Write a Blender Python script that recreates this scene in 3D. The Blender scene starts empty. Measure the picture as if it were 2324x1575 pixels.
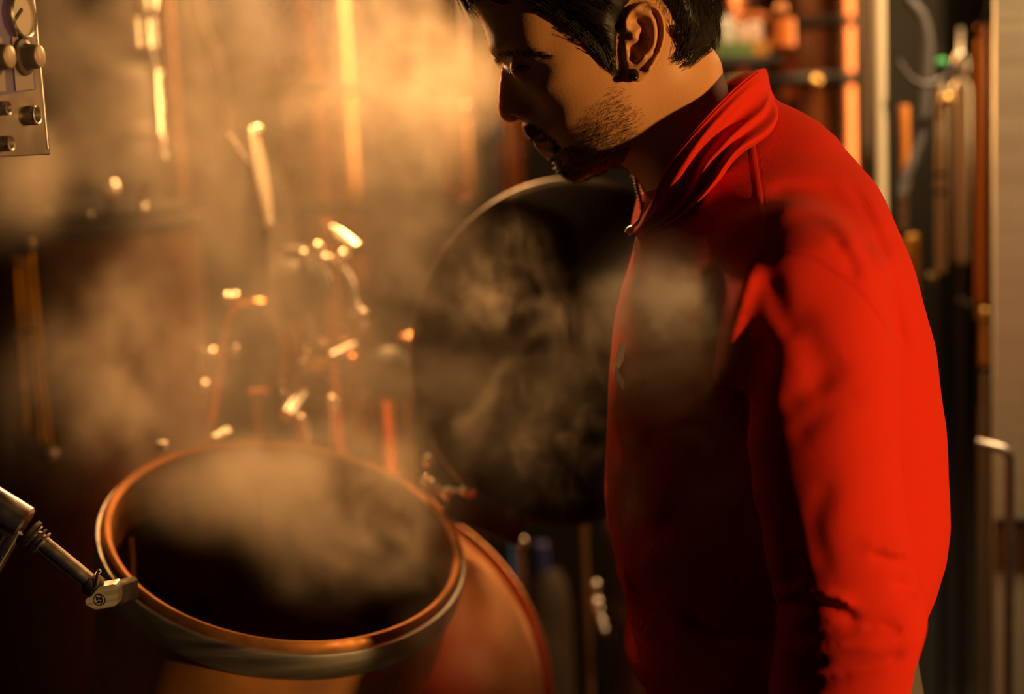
import bpy, math, random
import numpy as np
from mathutils import Vector, Matrix
from mathutils.bvhtree import BVHTree
random.seed(7); RNG = np.random.default_rng(7)
sc = bpy.context.scene
COL = sc.collection
PI = math.pi

# ------------------------------------------------------------------ camera
W, H = 2324, 1575
LENS = 50.0
F = LENS / 36.0 * W
TILT, ROLL = math.radians(8.5), math.radians(2.7)
CAM = Vector((0, 0, 1.56))
FWD = Vector((0, math.cos(TILT), -math.sin(TILT)))
_r0 = Vector((1, 0, 0)); _u0 = Vector((0, math.sin(TILT), math.cos(TILT)))
RGT = math.cos(ROLL) * _r0 - math.sin(ROLL) * _u0
UPV = math.sin(ROLL) * _r0 + math.cos(ROLL) * _u0
cd = bpy.data.cameras.new('camera'); cam = bpy.data.objects.new('camera', cd); COL.objects.link(cam)
cd.lens = LENS; cd.sensor_width = 36; cd.clip_start = .02; cd.clip_end = 60
cam.matrix_world = Matrix(((RGT.x, UPV.x, -FWD.x, CAM.x), (RGT.y, UPV.y, -FWD.y, CAM.y), (RGT.z, UPV.z, -FWD.z, CAM.z), (0, 0, 0, 1)))
cd.dof.use_dof = True; cd.dof.focus_distance = 1.155; cd.dof.aperture_fstop = 2.0; cd.dof.aperture_blades = 0
sc.camera = cam

def at(px, py, Y):
    """world point on the vertical plane y = Y that the photograph shows at pixel (px, py)"""
    d = FWD + RGT * ((px - W / 2) / F) - UPV * ((py - H / 2) / F)
    return CAM + d * (Y / d.y)

def mmpx(Y):
    return Y / F      # metres per pixel near the plane y = Y

# ------------------------------------------------------------------ materials
MATS = {}
def mat(name, color, metal=0.0, rough=.5, **kw):
    if name in MATS: return MATS[name]
    m = bpy.data.materials.new(name); m.use_nodes = True
    nt = m.node_tree; b = nt.nodes['Principled BSDF']
    b.inputs['Base Color'].default_value = (*color, 1)
    b.inputs['Metallic'].default_value = metal
    b.inputs['Roughness'].default_value = rough
    for k, v in kw.items():
        if k in ('noise', 'bump', 'colnoise', 'stretch', 'roughnoise'): continue
        b.inputs[k.replace('_', ' ')].default_value = v
    if any(k in kw for k in ('noise', 'bump', 'colnoise', 'roughnoise')):
        tc = nt.nodes.new('ShaderNodeTexCoord'); mp = nt.nodes.new('ShaderNodeMapping')
        mp.inputs['Scale'].default_value = kw.get('stretch', (1, 1, 1))
        nt.links.new(tc.outputs['Object'], mp.inputs['Vector'])
        n = nt.nodes.new('ShaderNodeTexNoise'); n.inputs['Scale'].default_value = kw.get('noise', 20); n.inputs['Detail'].default_value = 4
        nt.links.new(mp.outputs[0], n.inputs['Vector'])
        if 'bump' in kw:
            bp = nt.nodes.new('ShaderNodeBump'); bp.inputs['Strength'].default_value = kw['bump'][0]; bp.inputs['Distance'].default_value = kw['bump'][1]
            nt.links.new(n.outputs[0], bp.inputs['Height']); nt.links.new(bp.outputs[0], b.inputs['Normal'])
        if 'colnoise' in kw:
            c2 = kw['colnoise']; cr = nt.nodes.new('ShaderNodeValToRGB')
            cr.color_ramp.elements[0].position = .35; cr.color_ramp.elements[1].position = .68
            cr.color_ramp.elements[0].color = (*color, 1); cr.color_ramp.elements[1].color = (*c2, 1)
            n2 = nt.nodes.new('ShaderNodeTexNoise'); n2.inputs['Scale'].default_value = kw.get('noise', 20) * .35; n2.inputs['Detail'].default_value = 5
            nt.links.new(mp.outputs[0], n2.inputs['Vector'])
            nt.links.new(n2.outputs[0], cr.inputs[0]); nt.links.new(cr.outputs[0], b.inputs['Base Color'])
        if 'roughnoise' in kw:
            mr = nt.nodes.new('ShaderNodeMapRange'); mr.inputs['To Min'].default_value = kw['roughnoise'][0]; mr.inputs['To Max'].default_value = kw['roughnoise'][1]
            mr.inputs['From Min'].default_value = .3; mr.inputs['From Max'].default_value = .7
            nt.links.new(n.outputs[0], mr.inputs[0]); nt.links.new(mr.outputs[0], b.inputs['Roughness'])
    MATS[name] = m
    return m

# ------------------------------------------------------------------ mesh helpers
class MB:
    """collects shapes, then links them as ONE mesh object"""
    def __init__(s): s.v = []; s.f = []; s.mi = []
    def add(s, vs, fs, k=0):
        b = len(s.v); s.v.extend([tuple(v) for v in vs]); s.f.extend([tuple(b + i for i in f) for f in fs]); s.mi.extend([k] * len(fs)); return s
    def tube(s, pts, r, n=16, cap=True, closed=False):
        pts = [Vector(p) for p in pts]; m = len(pts)
        rs = list(r) if hasattr(r, '__len__') else [r] * m
        tg = []
        for i in range(m):
            if closed: t = pts[(i + 1) % m] - pts[i - 1]
            else: t = pts[min(i + 1, m - 1)] - pts[max(i - 1, 0)]
            tg.append(t.normalized() if t.length > 1e-9 else Vector((0, 0, 1)))
        ref = Vector((0, 0, 1)) if abs(tg[0].z) < .9 else Vector((1, 0, 0))
        nrm = (ref - tg[0] * ref.dot(tg[0])).normalized()
        vs = []
        for i in range(m):
            nrm = (nrm - tg[i] * nrm.dot(tg[i])).normalized(); bi = tg[i].cross(nrm)
            for k in range(n):
                a = 2 * PI * k / n; vs.append(pts[i] + (nrm * math.cos(a) + bi * math.sin(a)) * rs[i])
        fs = [(i * n + k, i * n + (k + 1) % n, (i + 1) * n + (k + 1) % n, (i + 1) * n + k) for i in range(m - 1) for k in range(n)]
        if closed: fs += [((m - 1) * n + k, (m - 1) * n + (k + 1) % n, (k + 1) % n, k) for k in range(n)]
        elif cap:
            fs.append(tuple(range(n - 1, -1, -1))); fs.append(tuple((m - 1) * n + k for k in range(n)))
        return s.add(vs, fs)
    def cyl(s, a, b, r, n=24, r2=None, bev=None):
        """cylinder from a to b with small rounded edges"""
        a = Vector(a); b = Vector(b); r2 = r if r2 is None else r2; d = (b - a); L = d.length; d = d / L
        e = min(r, r2, L / 2) * .12 if bev is None else bev
        return s.tube([a, a, a + d * e, b - d * e, b, b], [1e-5, r - e, r, r2, r2 - e, 1e-5], n) if e > 0 else s.tube([a, b], [r, r2], n)
    def lathe(s, prof, origin=(0, 0, 0), axis=(0, 0, 1), n=64, arc=None):
        """profile [(radius, height)] about an axis through origin"""
        ax = Vector(axis).normalized(); ref = Vector((1, 0, 0)) if abs(ax.x) < .9 else Vector((0, 1, 0))
        u = (ref - ax * ref.dot(ax)).normalized(); w = ax.cross(u); o = Vector(origin)
        vs = []
        for r, h in prof:
            for k in range(n):
                a = 2 * PI * k / n; vs.append(o + ax * h + (u * math.cos(a) + w * math.sin(a)) * max(r, 1e-5))
        fs = [(i * n + k, i * n + (k + 1) % n, (i + 1) * n + (k + 1) % n, (i + 1) * n + k) for i in range(len(prof) - 1) for k in range(n)]
        return s.add(vs, fs)
    def sphere(s, c, r, n=20, sc3=(1, 1, 1)):
        c = Vector(c); vs = []; fs = []; m = n // 2
        for i in range(m + 1):
            t = PI * i / m
            for k in range(n):
                a = 2 * PI * k / n
                vs.append(c + Vector((math.sin(t) * math.cos(a) * sc3[0], math.sin(t) * math.sin(a) * sc3[1], math.cos(t) * sc3[2])) * r)
        fs = [(i * n + k, (i + 1) * n + k, (i + 1) * n + (k + 1) % n, i * n + (k + 1) % n) for i in range(m) for k in range(n)]
        return s.add(vs, fs)
    def box(s, c, size, M=None, bev=.0):
        """box with chamfered edges; M a 3x3 rotation"""
        c = Vector(c); hx, hy, hz = (q / 2 for q in size); b = min(bev, hx * .9, hy * .9, hz * .9)
        M = M or Matrix.Identity(3)
        if b <= 0:
            vs = [c + M @ Vector((x * hx, y * hy, z * hz)) for x in (-1, 1) for y in (-1, 1) for z in (-1, 1)]
            return s.add(vs, [(0, 1, 3, 2), (4, 6, 7, 5), (0, 4, 5, 1), (2, 3, 7, 6), (0, 2, 6, 4), (1, 5, 7, 3)])
        vs = []; idx = {}
        for x in (-1, 1):
            for y in (-1, 1):
                for z in (-1, 1):
                    for k in range(3):
                        h = [hx - b, hy - b, hz - b]; h[k] += b
                        idx[(x, y, z, k)] = len(vs); vs.append(c + M @ Vector((x * h[0], y * h[1], z * h[2])))
        fs = []
        for k in range(3):
            for sg in (-1, 1):
                o = [(-1, -1), (1, -1), (1, 1), (-1, 1)]
                q = []
                for a, d in o:
                    t = [0, 0, 0]; t[k] = sg; t[(k + 1) % 3] = a; t[(k + 2) % 3] = d; q.append(idx[(*t, k)])
                fs.append(tuple(q if sg > 0 else q[::-1]))
        for k in range(3):
            i1, i2 = (k + 1) % 3, (k + 2) % 3
            for a in (-1, 1):
                for d in (-1, 1):
                    t0 = [0, 0, 0]; t0[k] = -1; t0[i1] = a; t0[i2] = d; t1 = list(t0); t1[k] = 1
                    fs.append((idx[(*t0, i1)], idx[(*t1, i1)], idx[(*t1, i2)], idx[(*t0, i2)]))
        for x in (-1, 1):
            for y in (-1, 1):
                for z in (-1, 1): fs.append(tuple(idx[(x, y, z, k)] for k in range(3)))
        return s.add(vs, fs)
    def build(s, name, m, parent=None, smooth=True, sharp=40):
        me = bpy.data.meshes.new(name); me.from_pydata(s.v, [], s.f); me.update()
        for x in (m if isinstance(m, (list, tuple)) else [m]): me.materials.append(x)
        if any(s.mi): me.polygons.foreach_set('material_index', s.mi)
        fix_normals(me)
        if smooth:
            me.polygons.foreach_set('use_smooth', [True] * len(me.polygons))
            if sharp: me.set_sharp_from_angle(angle=math.radians(sharp))
        o = bpy.data.objects.new(name, me); COL.objects.link(o)
        if parent is not None:
            o.parent = parent; o.matrix_parent_inverse = parent_inv(parent)
        return o

def parent_inv(p):
    M = Matrix.Identity(4); q = p
    chain = []
    while q is not None: chain.append(q); q = q.parent
    for q in reversed(chain): M = M @ q.matrix_parent_inverse @ q.matrix_basis
    return M.inverted()

def fix_normals(me):
    import bmesh
    bm = bmesh.new(); bm.from_mesh(me); bmesh.ops.recalc_face_normals(bm, faces=bm.faces); bm.to_mesh(me); bm.free()

def tag(o, label=None, cat=None, group=None, kind=None):
    for k, v in (('label', label), ('category', cat), ('group', group), ('kind', kind)):
        if v: o[k] = v
    return o

def thing(name, loc, label, cat, group=None):
    o = bpy.data.objects.new(name, None); COL.objects.link(o); o.empty_display_size = .02
    o.location = loc
    return tag(o, label, cat, group)

def copy_thing(o, offset, label, rotz=0.0, parent=None):
    c = o.copy(); COL.objects.link(c)
    if parent is None:
        c.location = Vector(o.location) + Vector(offset); c['label'] = label
    else:
        c.parent = parent
    for ch in list(o.children): copy_thing(ch, offset, label, 0, c)
    return c

def smooth_path(pts, n):
    """Catmull-Rom through points, n samples per span (numpy rows of any width)"""
    P = np.array([list(p) for p in pts], float); m = len(P); out = []
    for i in range(m - 1):
        p0, p1, p2, p3 = P[max(i - 1, 0)], P[i], P[i + 1], P[min(i + 2, m - 1)]
        for k in range(n):
            t = k / n
            out.append(.5 * ((2 * p1) + (-p0 + p2) * t + (2 * p0 - 5 * p1 + 4 * p2 - p3) * t * t + (-p0 + 3 * p1 - 3 * p2 + p3) * t ** 3))
    out.append(P[-1]); return np.array(out)

# ------------------------------------------------------------------ implicit surfaces
def surface_nets(f, lo, h):
    """mesh of f = 0 on a grid (numpy), lo the corner, h the cell size -> verts, quads"""
    s = f < 0
    nx, ny, nz = f.shape
    c = [(i, j, k) for i in (0, 1) for j in (0, 1) for k in (0, 1)]
    sl = lambda a, n: slice(a, n - 1 + a)
    cnt = np.zeros((nx - 1, ny - 1, nz - 1), np.int8)
    for i, j, k in c: cnt += s[sl(i, nx), sl(j, ny), sl(k, nz)]
    act = (cnt > 0) & (cnt < 8)
    I = np.argwhere(act); idx = np.full(act.shape, -1, np.int64); idx[act] = np.arange(len(I))
    acc = np.zeros((len(I), 3)); w = np.zeros(len(I))
    for a in range(8):
        for b in range(a + 1, 8):
            d = np.array(c[b]) - np.array(c[a])
            if np.abs(d).sum() != 1: continue
            fa = f[I[:, 0] + c[a][0], I[:, 1] + c[a][1], I[:, 2] + c[a][2]]; fb = f[I[:, 0] + c[b][0], I[:, 1] + c[b][1], I[:, 2] + c[b][2]]
            x = (fa < 0) != (fb < 0); t = fa / np.where(np.abs(fa - fb) < 1e-12, 1e-12, fa - fb)
            acc += np.where(x[:, None], np.array(c[a]) + t[:, None] * d, 0); w += x
    V = np.array(lo) + (I + acc / np.maximum(w, 1)[:, None]) * h
    Q = []
    for ax in range(3):
        o1, o2 = (ax + 1) % 3, (ax + 2) % 3
        sh = [slice(1, n - 1) for n in (nx, ny, nz)]
        a = [slice(1, n - 1) for n in (nx, ny, nz)]; a[ax] = slice(0, (nx, ny, nz)[ax] - 1)
        b = list(a); b[ax] = slice(1, (nx, ny, nz)[ax])
        ch = s[tuple(a)] != s[tuple(b)]
        E = np.argwhere(ch); neg = s[tuple(a)][ch]
        base = E.copy()
        for q in range(3): base[:, q] += 0 if q == ax else 1
        def cell(d1, d2):
            z = base.copy(); z[:, o1] -= d1; z[:, o2] -= d2; return idx[z[:, 0], z[:, 1], z[:, 2]]
        q = np.stack([cell(1, 1), cell(0, 1), cell(0, 0), cell(1, 0)], 1)
        q[~neg] = q[~neg][:, ::-1]
        Q.append(q[(q >= 0).all(1)])
    return V, np.concatenate(Q)

def np_mesh(name, V, Q, m, parent=None, relax=0):
    me = bpy.data.meshes.new(name)
    if relax:
        e = np.concatenate([Q[:, [i, (i + 1) % 4]] for i in range(4)])
        for _ in range(relax):
            a = np.zeros_like(V); n = np.zeros(len(V))
            np.add.at(a, e[:, 0], V[e[:, 1]]); np.add.at(n, e[:, 0], 1); np.add.at(a, e[:, 1], V[e[:, 0]]); np.add.at(n, e[:, 1], 1)
            V = V * .5 + .5 * a / np.maximum(n, 1)[:, None]
    me.vertices.add(len(V)); me.vertices.foreach_set('co', V.astype(np.float32).ravel())
    me.loops.add(Q.size); me.loops.foreach_set('vertex_index', Q.astype(np.int32).ravel())
    me.polygons.add(len(Q)); me.polygons.foreach_set('loop_start', np.arange(0, Q.size, 4, dtype=np.int32))
    me.update(calc_edges=True); me.validate()
    me.polygons.foreach_set('use_smooth', [True] * len(me.polygons))
    me.materials.append(m)
    o = bpy.data.objects.new(name, me); COL.objects.link(o)
    if parent is not None: o.parent = parent; o.matrix_parent_inverse = parent_inv(parent)
    return o, V, Q

def smin(a, b, k):
    h = np.clip(.5 + .5 * (b - a) / k, 0, 1); return b * (1 - h) + a * h - k * h * (1 - h)
def smax(a, b, k): return -smin(-a, -b, k)

def seg_field(P, pts, rs, sy=1.0, with_t=False):
    """distance field of a chain of round cones; P (...,3)"""
    best = None
    for (a, b, ra, rb) in zip(pts[:-1], pts[1:], rs[:-1], rs[1:]):
        a = np.array(a, np.float32); b = np.array(b, np.float32); ab = b - a
        t = np.clip(((P - a) @ ab) / (ab @ ab), 0, 1)
        d = P - (a + t[..., None] * ab)
        if sy != 1.0: d = d * np.array([1, sy, 1], np.float32)
        g = np.sqrt((d ** 2).sum(-1)) - (ra + (rb - ra) * t)
        best = g if best is None else smin(best, g, .012)
    return best

def tps(pts, vals):
    """thin-plate spline through 2D points -> function"""
    P = np.array(pts, float); n = len(P)
    def U(r2): return np.where(r2 > 0, .5 * r2 * np.log(np.maximum(r2, 1e-12)), 0)
    K = U(((P[:, None] - P[None]) ** 2).sum(-1)) + 1e-6 * np.eye(n)
    Pm = np.hstack([np.ones((n, 1)), P]); A = np.block([[K, Pm], [Pm.T, np.zeros((3, 3))]])
    w = np.linalg.solve(A, np.concatenate([np.array(vals, float), np.zeros(3)]))
    def ev(X):
        out = np.zeros(len(X))
        for s in range(0, len(X), 20000):
            x = X[s:s + 20000]; out[s:s + 20000] = U(((x[:, None] - P[None]) ** 2).sum(-1)) @ w[:n] + w[n] + x @ w[n + 1:]
        return out
    return ev

def poly_sd(X, poly):
    """signed distance to a polygon (negative inside)"""
    poly = np.array(poly, float); d = np.full(len(X), 1e18); ins = np.zeros(len(X), bool)
    for a, b in zip(poly, np.roll(poly, -1, 0)):
        e = b - a; w = X - a; t = np.clip((w @ e) / max(e @ e, 1e-12), 0, 1); q = w - t[:, None] * e; d = np.minimum(d, (q ** 2).sum(1))
        c = (a[1] > X[:, 1]) != (b[1] > X[:, 1])
        with np.errstate(divide='ignore', invalid='ignore'):
            ins ^= c & (X[:, 0] < (b[0] - a[0]) * (X[:, 1] - a[1]) / (b[1] - a[1]) + a[0])
    d = np.sqrt(d); return np.where(ins, -d, d)

def line_d(X, line):
    """distance to an open polyline, and the position 0..1 along it"""
    L = np.array(line, float); d = np.full(len(X), 1e18); tt = np.zeros(len(X)); n = len(L) - 1
    for i in range(n):
        e = L[i + 1] - L[i]; w = X - L[i]; t = np.clip((w @ e) / max(e @ e, 1e-12), 0, 1); q = ((w - t[:, None] * e) ** 2).sum(1)
        m = q < d; d[m] = q[m]; tt[m] = (i + t[m]) / n
    return np.sqrt(d), tt
# ================================================================== the brewer
D0 = 1.227                      # his sagittal plane
def px_of(X, Y, Z):
    dx, dy, dz = X - CAM.x, Y - CAM.y, Z - CAM.z
    dep = dx * FWD.x + dy * FWD.y + dz * FWD.z
    a = dx * RGT.x + dy * RGT.y + dz * RGT.z; b = dx * UPV.x + dy * UPV.y + dz * UPV.z
    return W / 2 + F * a / dep, H / 2 - F * b / dep
def xz(u, v, Y=D0): p = at(u, v, Y); return (p.x, p.z)

skin = mat('skin', (.58, .28, .12), 0, .5, noise=420, bump=(.25, .0006), Subsurface_Weight=.12, Subsurface_Radius=(.012, .004, .002), Subsurface_Scale=1.0, Specular_IOR_Level=.35)
fleece = mat('red_fleece', (.60, .022, .007), 0, .9, noise=900, bump=(.35, .0012), Sheen_Weight=.06, Sheen_Roughness=.5, Sheen_Tint=(1, .25, .15, 1), Specular_IOR_Level=.15)
fleece2 = mat('red_seam', (.56, .014, .006), 0, .9, noise=1200, bump=(.3, .0006), Sheen_Weight=.1, Sheen_Tint=(1, .25, .15, 1), Specular_IOR_Level=.2)
hairm = mat('dark_hair', (.012, .007, .005), 0, .45, Specular_IOR_Level=.3)
steelz = mat('zip_metal', (.55, .5, .45), 1, .3)
denim = mat('grey_trousers', (.10, .085, .075), 0, .85, noise=600, bump=(.4, .001))

# ---- head: half-width map over the sagittal outline
prof = [(1052, -60), (1062, -10), (1079, 22), (1092, 48), (1101, 74), (1106, 95), (1110, 112), (1119, 126), (1130, 136), (1136, 150), (1136, 164), (1134, 184), (1132, 206),
        (1131, 228), (1131, 248), (1135, 264), (1143, 272), (1155, 276), (1168, 275), (1180, 271), (1187, 272), (1187, 284), (1190, 294), (1197, 306), (1203, 314), (1214, 320),
        (1225, 327), (1226, 334), (1231, 345), (1243, 354), (1254, 360), (1261, 368), (1264, 380), (1274, 396), (1291, 408), (1313, 412), (1339, 403), (1368, 390), (1390, 378),
        (1406, 376), (1424, 385), (1446, 408), (1462, 440), (1475, 480), (1490, 520), (1640, 520), (1720, 440), (1705, 330), (1678, 260), (1655, 210), (1640, 170), (1637, 150), (1628, 128), (1612, 100), (1606, 40), (1592, -30), (1560, -110), (1500, -185),
        (1420, -228), (1330, -246), (1250, -242), (1165, -208), (1100, -155), (1065, -105)]
outR = {}   # roundness (mm) along the outline
def R_of(u, v):
    if v > 400 and u > 1440: return 55
    if u > 1560 or v < -40: return 58
    if v < 125: return 40
    if v < 165: return 9
    if v < 282 and u < 1195: return 6.5
    if v < 370: return 8
    if u < 1400: return 18
    return 40
lm = []      # (X, Z, q)
pr = np.array(prof, float); cen = pr.mean(0)
for i in range(len(prof)):
    u, v = prof[i]; lm.append((*xz(u, v), 0.0))
    t = pr[(i + 1) % len(pr)] - pr[i - 1]; n = np.array([t[1], -t[0]]); n /= np.linalg.norm(n) + 1e-9
    # outward: the outline runs counter-clockwise in the picture (down the face first)
    n = -n
    d = 14 if R_of(u, v) > 20 else 6
    if v > 268 and v < 420 and u < 1300: d = 4
    uu, vv = u + n[0] * d, v + n[1] * d
    lm.append((*xz(uu, vv), -2 * R_of(u, v) * d * mmpx(D0) * 1000))
inner = [(1150, 60, 46), (1200, 40, 61), (1260, 20, 67), (1130, 112, 28), (1180, 118, 51), (1250, 100, 66), (1300, 60, 71), (1350, 50, 73), (1420, 20, 75), (1500, 0, 74), (1555, 0, 62),
         (1310, -150, 62), (1310, -215, 38), (1200, -120, 52), (1420, -120, 69), (1110, -60, 40), (1520, -120, 58), (1410, -190, 48), (1250, -60, 70), (1380, -50, 75), (1480, -70, 72),
         (1152, 140, 14), (1168, 134, 38), (1205, 138, 55), (1186, 132, 48), (1176, 150, 38), (1190, 154, 42.5), (1210, 156, 50), (1188, 168, 36), (1162, 158, 22), (1240, 140, 62),
         (1150, 175, 9.5), (1165, 180, 18), (1180, 190, 28), (1205, 190, 46), (1225, 178, 55), (1148, 205, 10), (1162, 215, 14), (1180, 215, 22), (1200, 210, 37), (1222, 210, 50),
         (1146, 235, 9.5), (1142, 255, 6), (1160, 245, 15), (1160, 264, 11), (1176, 240, 19), (1190, 245, 20.5), (1183, 258, 19), (1197, 256, 20.5), (1203, 262, 20), (1210, 246, 25), (1212, 230, 33), (1230, 235, 44),
         (1270, 165, 66), (1320, 165, 69.5), (1375, 150, 71), (1255, 215, 58), (1300, 235, 62), (1355, 230, 67), (1400, 190, 70), (1410, 100, 71), (1440, 140, 69),
         (1236, 262, 37), (1255, 285, 42), (1280, 270, 53), (1320, 290, 55), (1200, 285, 13), (1215, 298, 21), (1235, 300, 31), (1235, 318, 18), (1250, 326, 22), (1268, 330, 29), (1245, 340, 15), (1262, 347, 22), (1280, 318, 39),
         (1280, 366, 20), (1296, 350, 34), (1300, 388, 17), (1322, 372, 31), (1330, 330, 48), (1355, 345, 47), (1350, 300, 57), (1400, 285, 62), (1430, 235, 67), (1388, 340, 50), (1365, 375, 24), (1405, 352, 42),
         (1480, 250, 64), (1550, 190, 61), (1600, 155, 46), (1500, 320, 60), (1450, 340, 55), (1560, 320, 60), (1620, 240, 58), (1440, 290, 62), (1600, 400, 60), (1530, 420, 54), (1520, 90, 68), (1575, 60, 56), (1590, 110, 42), (1460, 60, 72), (1480, 180, 66)]
for u, v, w in inner: lm.append((*xz(u, v, D0 - w / 1000), float(w * w)))
lm = np.array(lm); qf = tps(lm[:, :2] * 10, lm[:, 2])

h = .0015
lo = np.array([at(1020, 0, D0).x, D0 - .095, at(1300, 530, D0).z]); hi = np.array([at(1770, 0, D0).x, D0 + .095, at(1300, -300, D0).z])
gx, gy, gz = (np.arange(lo[i], hi[i], h) for i in range(3))
XX, ZZ = np.meshgrid(gx, gz, indexing='ij')
q = (qf(np.stack([XX.ravel(), ZZ.ravel()], 1) * 10) * 1e-6).reshape(XX.shape)
inside_any = poly_sd(np.stack([XX.ravel(), ZZ.ravel()], 1), [xz(u, v) for u, v in prof]).reshape(XX.shape)
q = np.where(inside_any > .012, -np.abs(q) - 1e-4, q)
gq = np.gradient(q, h); g2 = gq[0] ** 2 + gq[1] ** 2
yy = (gy - D0)[None, :, None]
f = (yy ** 2 - q[:, None, :]) / np.sqrt(4 * yy ** 2 + g2[:, None, :] + 2e-5)
f = f.astype(np.float32)
G = None
def gridP(sel=None): return np.stack(np.meshgrid(gx, gy, gz, indexing='ij'), -1).astype(np.float32)
P = gridP()
# eyeballs under the lids, nostrils, mouth line, eye slit
for sg in (-1, 1):
    c = np.array(at(1191, 151, D0 - .031)); c[1] = D0 + sg * .031
    f = smin(f, np.sqrt(((P - c) ** 2).sum(-1)) - .0122, .004)
    c = np.array(at(1180, 263, D0 - .010)); c[1] = D0 + sg * .0105
    d = (P - c) / np.array([.0075, .0042, .0032], np.float32); f = smax(f, (1 - np.sqrt((d ** 2).sum(-1))) * .0034, .002)
    # alar wing
    c = np.array(at(1190, 250, D0 - .014)); c[1] = D0 + sg * .0135
    d = (P - c) / np.array([.0085, .0065, .0075], np.float32); f = smin(f, (np.sqrt((d ** 2).sum(-1)) - 1) * .0065, .004)
    ml = [np.array(at(u, v, D0)) for u, v in ((1224, 331), (1240, 330), (1256, 331), (1270, 333))]
    for p, w_ in zip(ml, (.001, .0155, .022, .0275)): p[1] = D0 + sg * w_
    f = smax(f, -seg_field(P, ml, [.0012, .0014, .0013, .0008]), .0015)
# lips
for (u, v, w_, r) in ((1222, 325, 0, .0062), (1238, 341, 0, .0062)):
    for sg in (-1, 1):
        a = np.array(at(u, v, D0)); a[0] += .0035; b = np.array(at(u + 36, v - 2, D0)); b[1] = D0 + sg * .021
        f = smin(f, seg_field(P, [a, b], [r, .0028]), .004)
# ---- ears
def ear(sg):
    outl = [(1416, 41), (1426, 23), (1439, 11), (1452, 5), (1465, 3), (1478, 6), (1490, 13), (1502, 28), (1509, 49), (1511, 73), (1508, 98), (1500, 122), (1490, 142), (1477, 162), (1464, 177), (1451, 186), (1439, 184), (1428, 176), (1422, 164), (1421, 149), (1416, 130), (1413, 104), (1410, 80), (1410, 60)]
    Y0 = D0 - .079
    X2 = np.stack([XX.ravel(), ZZ.ravel()], 1)
    sd = poly_sd(X2, smooth_path([xz(u, v, Y0) for u, v in outl + outl[:1]], 4)[:-1]).reshape(XX.shape)
    Up = np.stack(px_of(X2[:, 0], np.full(len(X2), Y0), X2[:, 1]), 1)
    e = np.interp(Up[:, 0], [1405, 1425, 1460, 1512], [73.5, 75.5, 77.5, 81.0])
    def ridge(line, a, s_):
        d, t = line_d(Up, smooth_path(line, 5)); return a * np.exp(-(d / s_) ** 2 / 2)
    e = e + ridge([(1420, 62), (1421, 44), (1430, 29), (1442, 17), (1457, 10), (1474, 11), (1488, 20), (1498, 36), (1504, 56), (1505, 76), (1502, 98), (1494, 120), (1484, 140), (1472, 158)], 5.0, 5.5)
    e = e + ridge([(1452, 30), (1470, 34), (1482, 52), (1486, 76), (1482, 100), (1472, 118), (1459, 129)], 4.6, 7.5)
    e = e + ridge([(1484, 30), (1492, 46), (1495, 72), (1493, 98), (1486, 120)], -2.6, 3.6)
    e = e + ridge([(1450, 45), (1462, 54)], -2.6, 6.5) + ridge([(1421, 60), (1436, 70), (1450, 72)], 3.0, 5.0)
    con = poly_sd(Up, [(1455, 72), (1468, 74), (1475, 88), (1473, 106), (1460, 120), (1450, 132), (1441, 140), (1434, 134), (1431, 118), (1428, 104), (1440, 100), (1450, 94)])
    e = e - 9.5 / (1 + np.exp(con / 2.2))
    e = e + ridge([(1436, 84), (1444, 86)], 4.0, 6.0) + ridge([(1426, 104), (1430, 124)], 1.8, 5.0) + ridge([(1458, 132), (1448, 140)], 2.0, 6.0) + ridge([(1446, 164), (1456, 160)], 1.2, 12)
    sdn = sd
    e = np.clip(e, 66, 90).reshape(XX.shape) / 1000
    o = yy * sg          # outward coordinate
    outer = o - e[:, None, :]
    back = (np.minimum(e, np.maximum(e - .0065, .0)))[:, None, :] - .0 - o
    fe = smax(outer, np.broadcast_to(sdn[:, None, :], outer.shape), .0035)
    return smax(fe, back, .003).astype(np.float32)
for sg in (-1, 1): f = smin(f, ear(sg), .0025)
body, HV, HQ = np_mesh('person', *surface_nets(f, lo, h), skin, relax=1)
fhead = f; HLO, HH = lo.copy(), h
head_bvh = BVHTree.FromPolygons([tuple(v) for v in HV], [tuple(int(i) for i in q_) for q_ in HQ])
tag(body, 'bearded man in a red jacket bending over the steaming copper kettle', 'person')

def hit(bvh, u, v):
    d = (at(u, v, 2.0) - CAM).normalized()
    loc, nor, i, dist = bvh.ray_cast(CAM, d)
    return loc, nor

def np_join(o, V2, Q2):
    me = o.data; n0 = len(me.vertices); import bmesh
    bm = bmesh.new(); bm.from_mesh(me); vs = [bm.verts.new(v) for v in V2]
    for q_ in Q2: bm.faces.new([vs[i] for i in q_]).smooth = True
    bm.to_mesh(me); bm.free()

# ---- strands (hair, beard, brows): tapered three-sided hairs in one mesh
def strands(roots, name, m, parent):
    """roots: list of (points (n,3), root radius)"""
    V = []; Q = []
    for pts, r in roots:
        pts = np.array(pts); n = len(pts); b = len(V)
        t = pts[-1] - pts[0]; t = t / (np.linalg.norm(t) + 1e-9); a = np.cross(t, [.31, .83, .44]); a /= np.linalg.norm(a) + 1e-9; c = np.cross(t, a)
        for i in range(n):
            rr = r * (1 - .8 * i / (n - 1))
            for k in range(3):
                an = 2 * PI * k / 3; V.append(pts[i] + (a * math.cos(an) + c * math.sin(an)) * rr)
        for i in range(n - 1):
            for k in range(3): Q.append((b + i * 3 + k, b + i * 3 + (k + 1) % 3, b + (i + 1) * 3 + (k + 1) % 3, b + (i + 1) * 3 + k))
    o, _, _ = np_mesh(name, np.array(V), np.array(Q), m, parent)
    return o
def dir3(u, v, du, dv, Y):
    a = at(u, v, Y); b = at(u + du, v + dv, Y); d = np.array(b - a); return d / (np.linalg.norm(d) + 1e-9)
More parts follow.
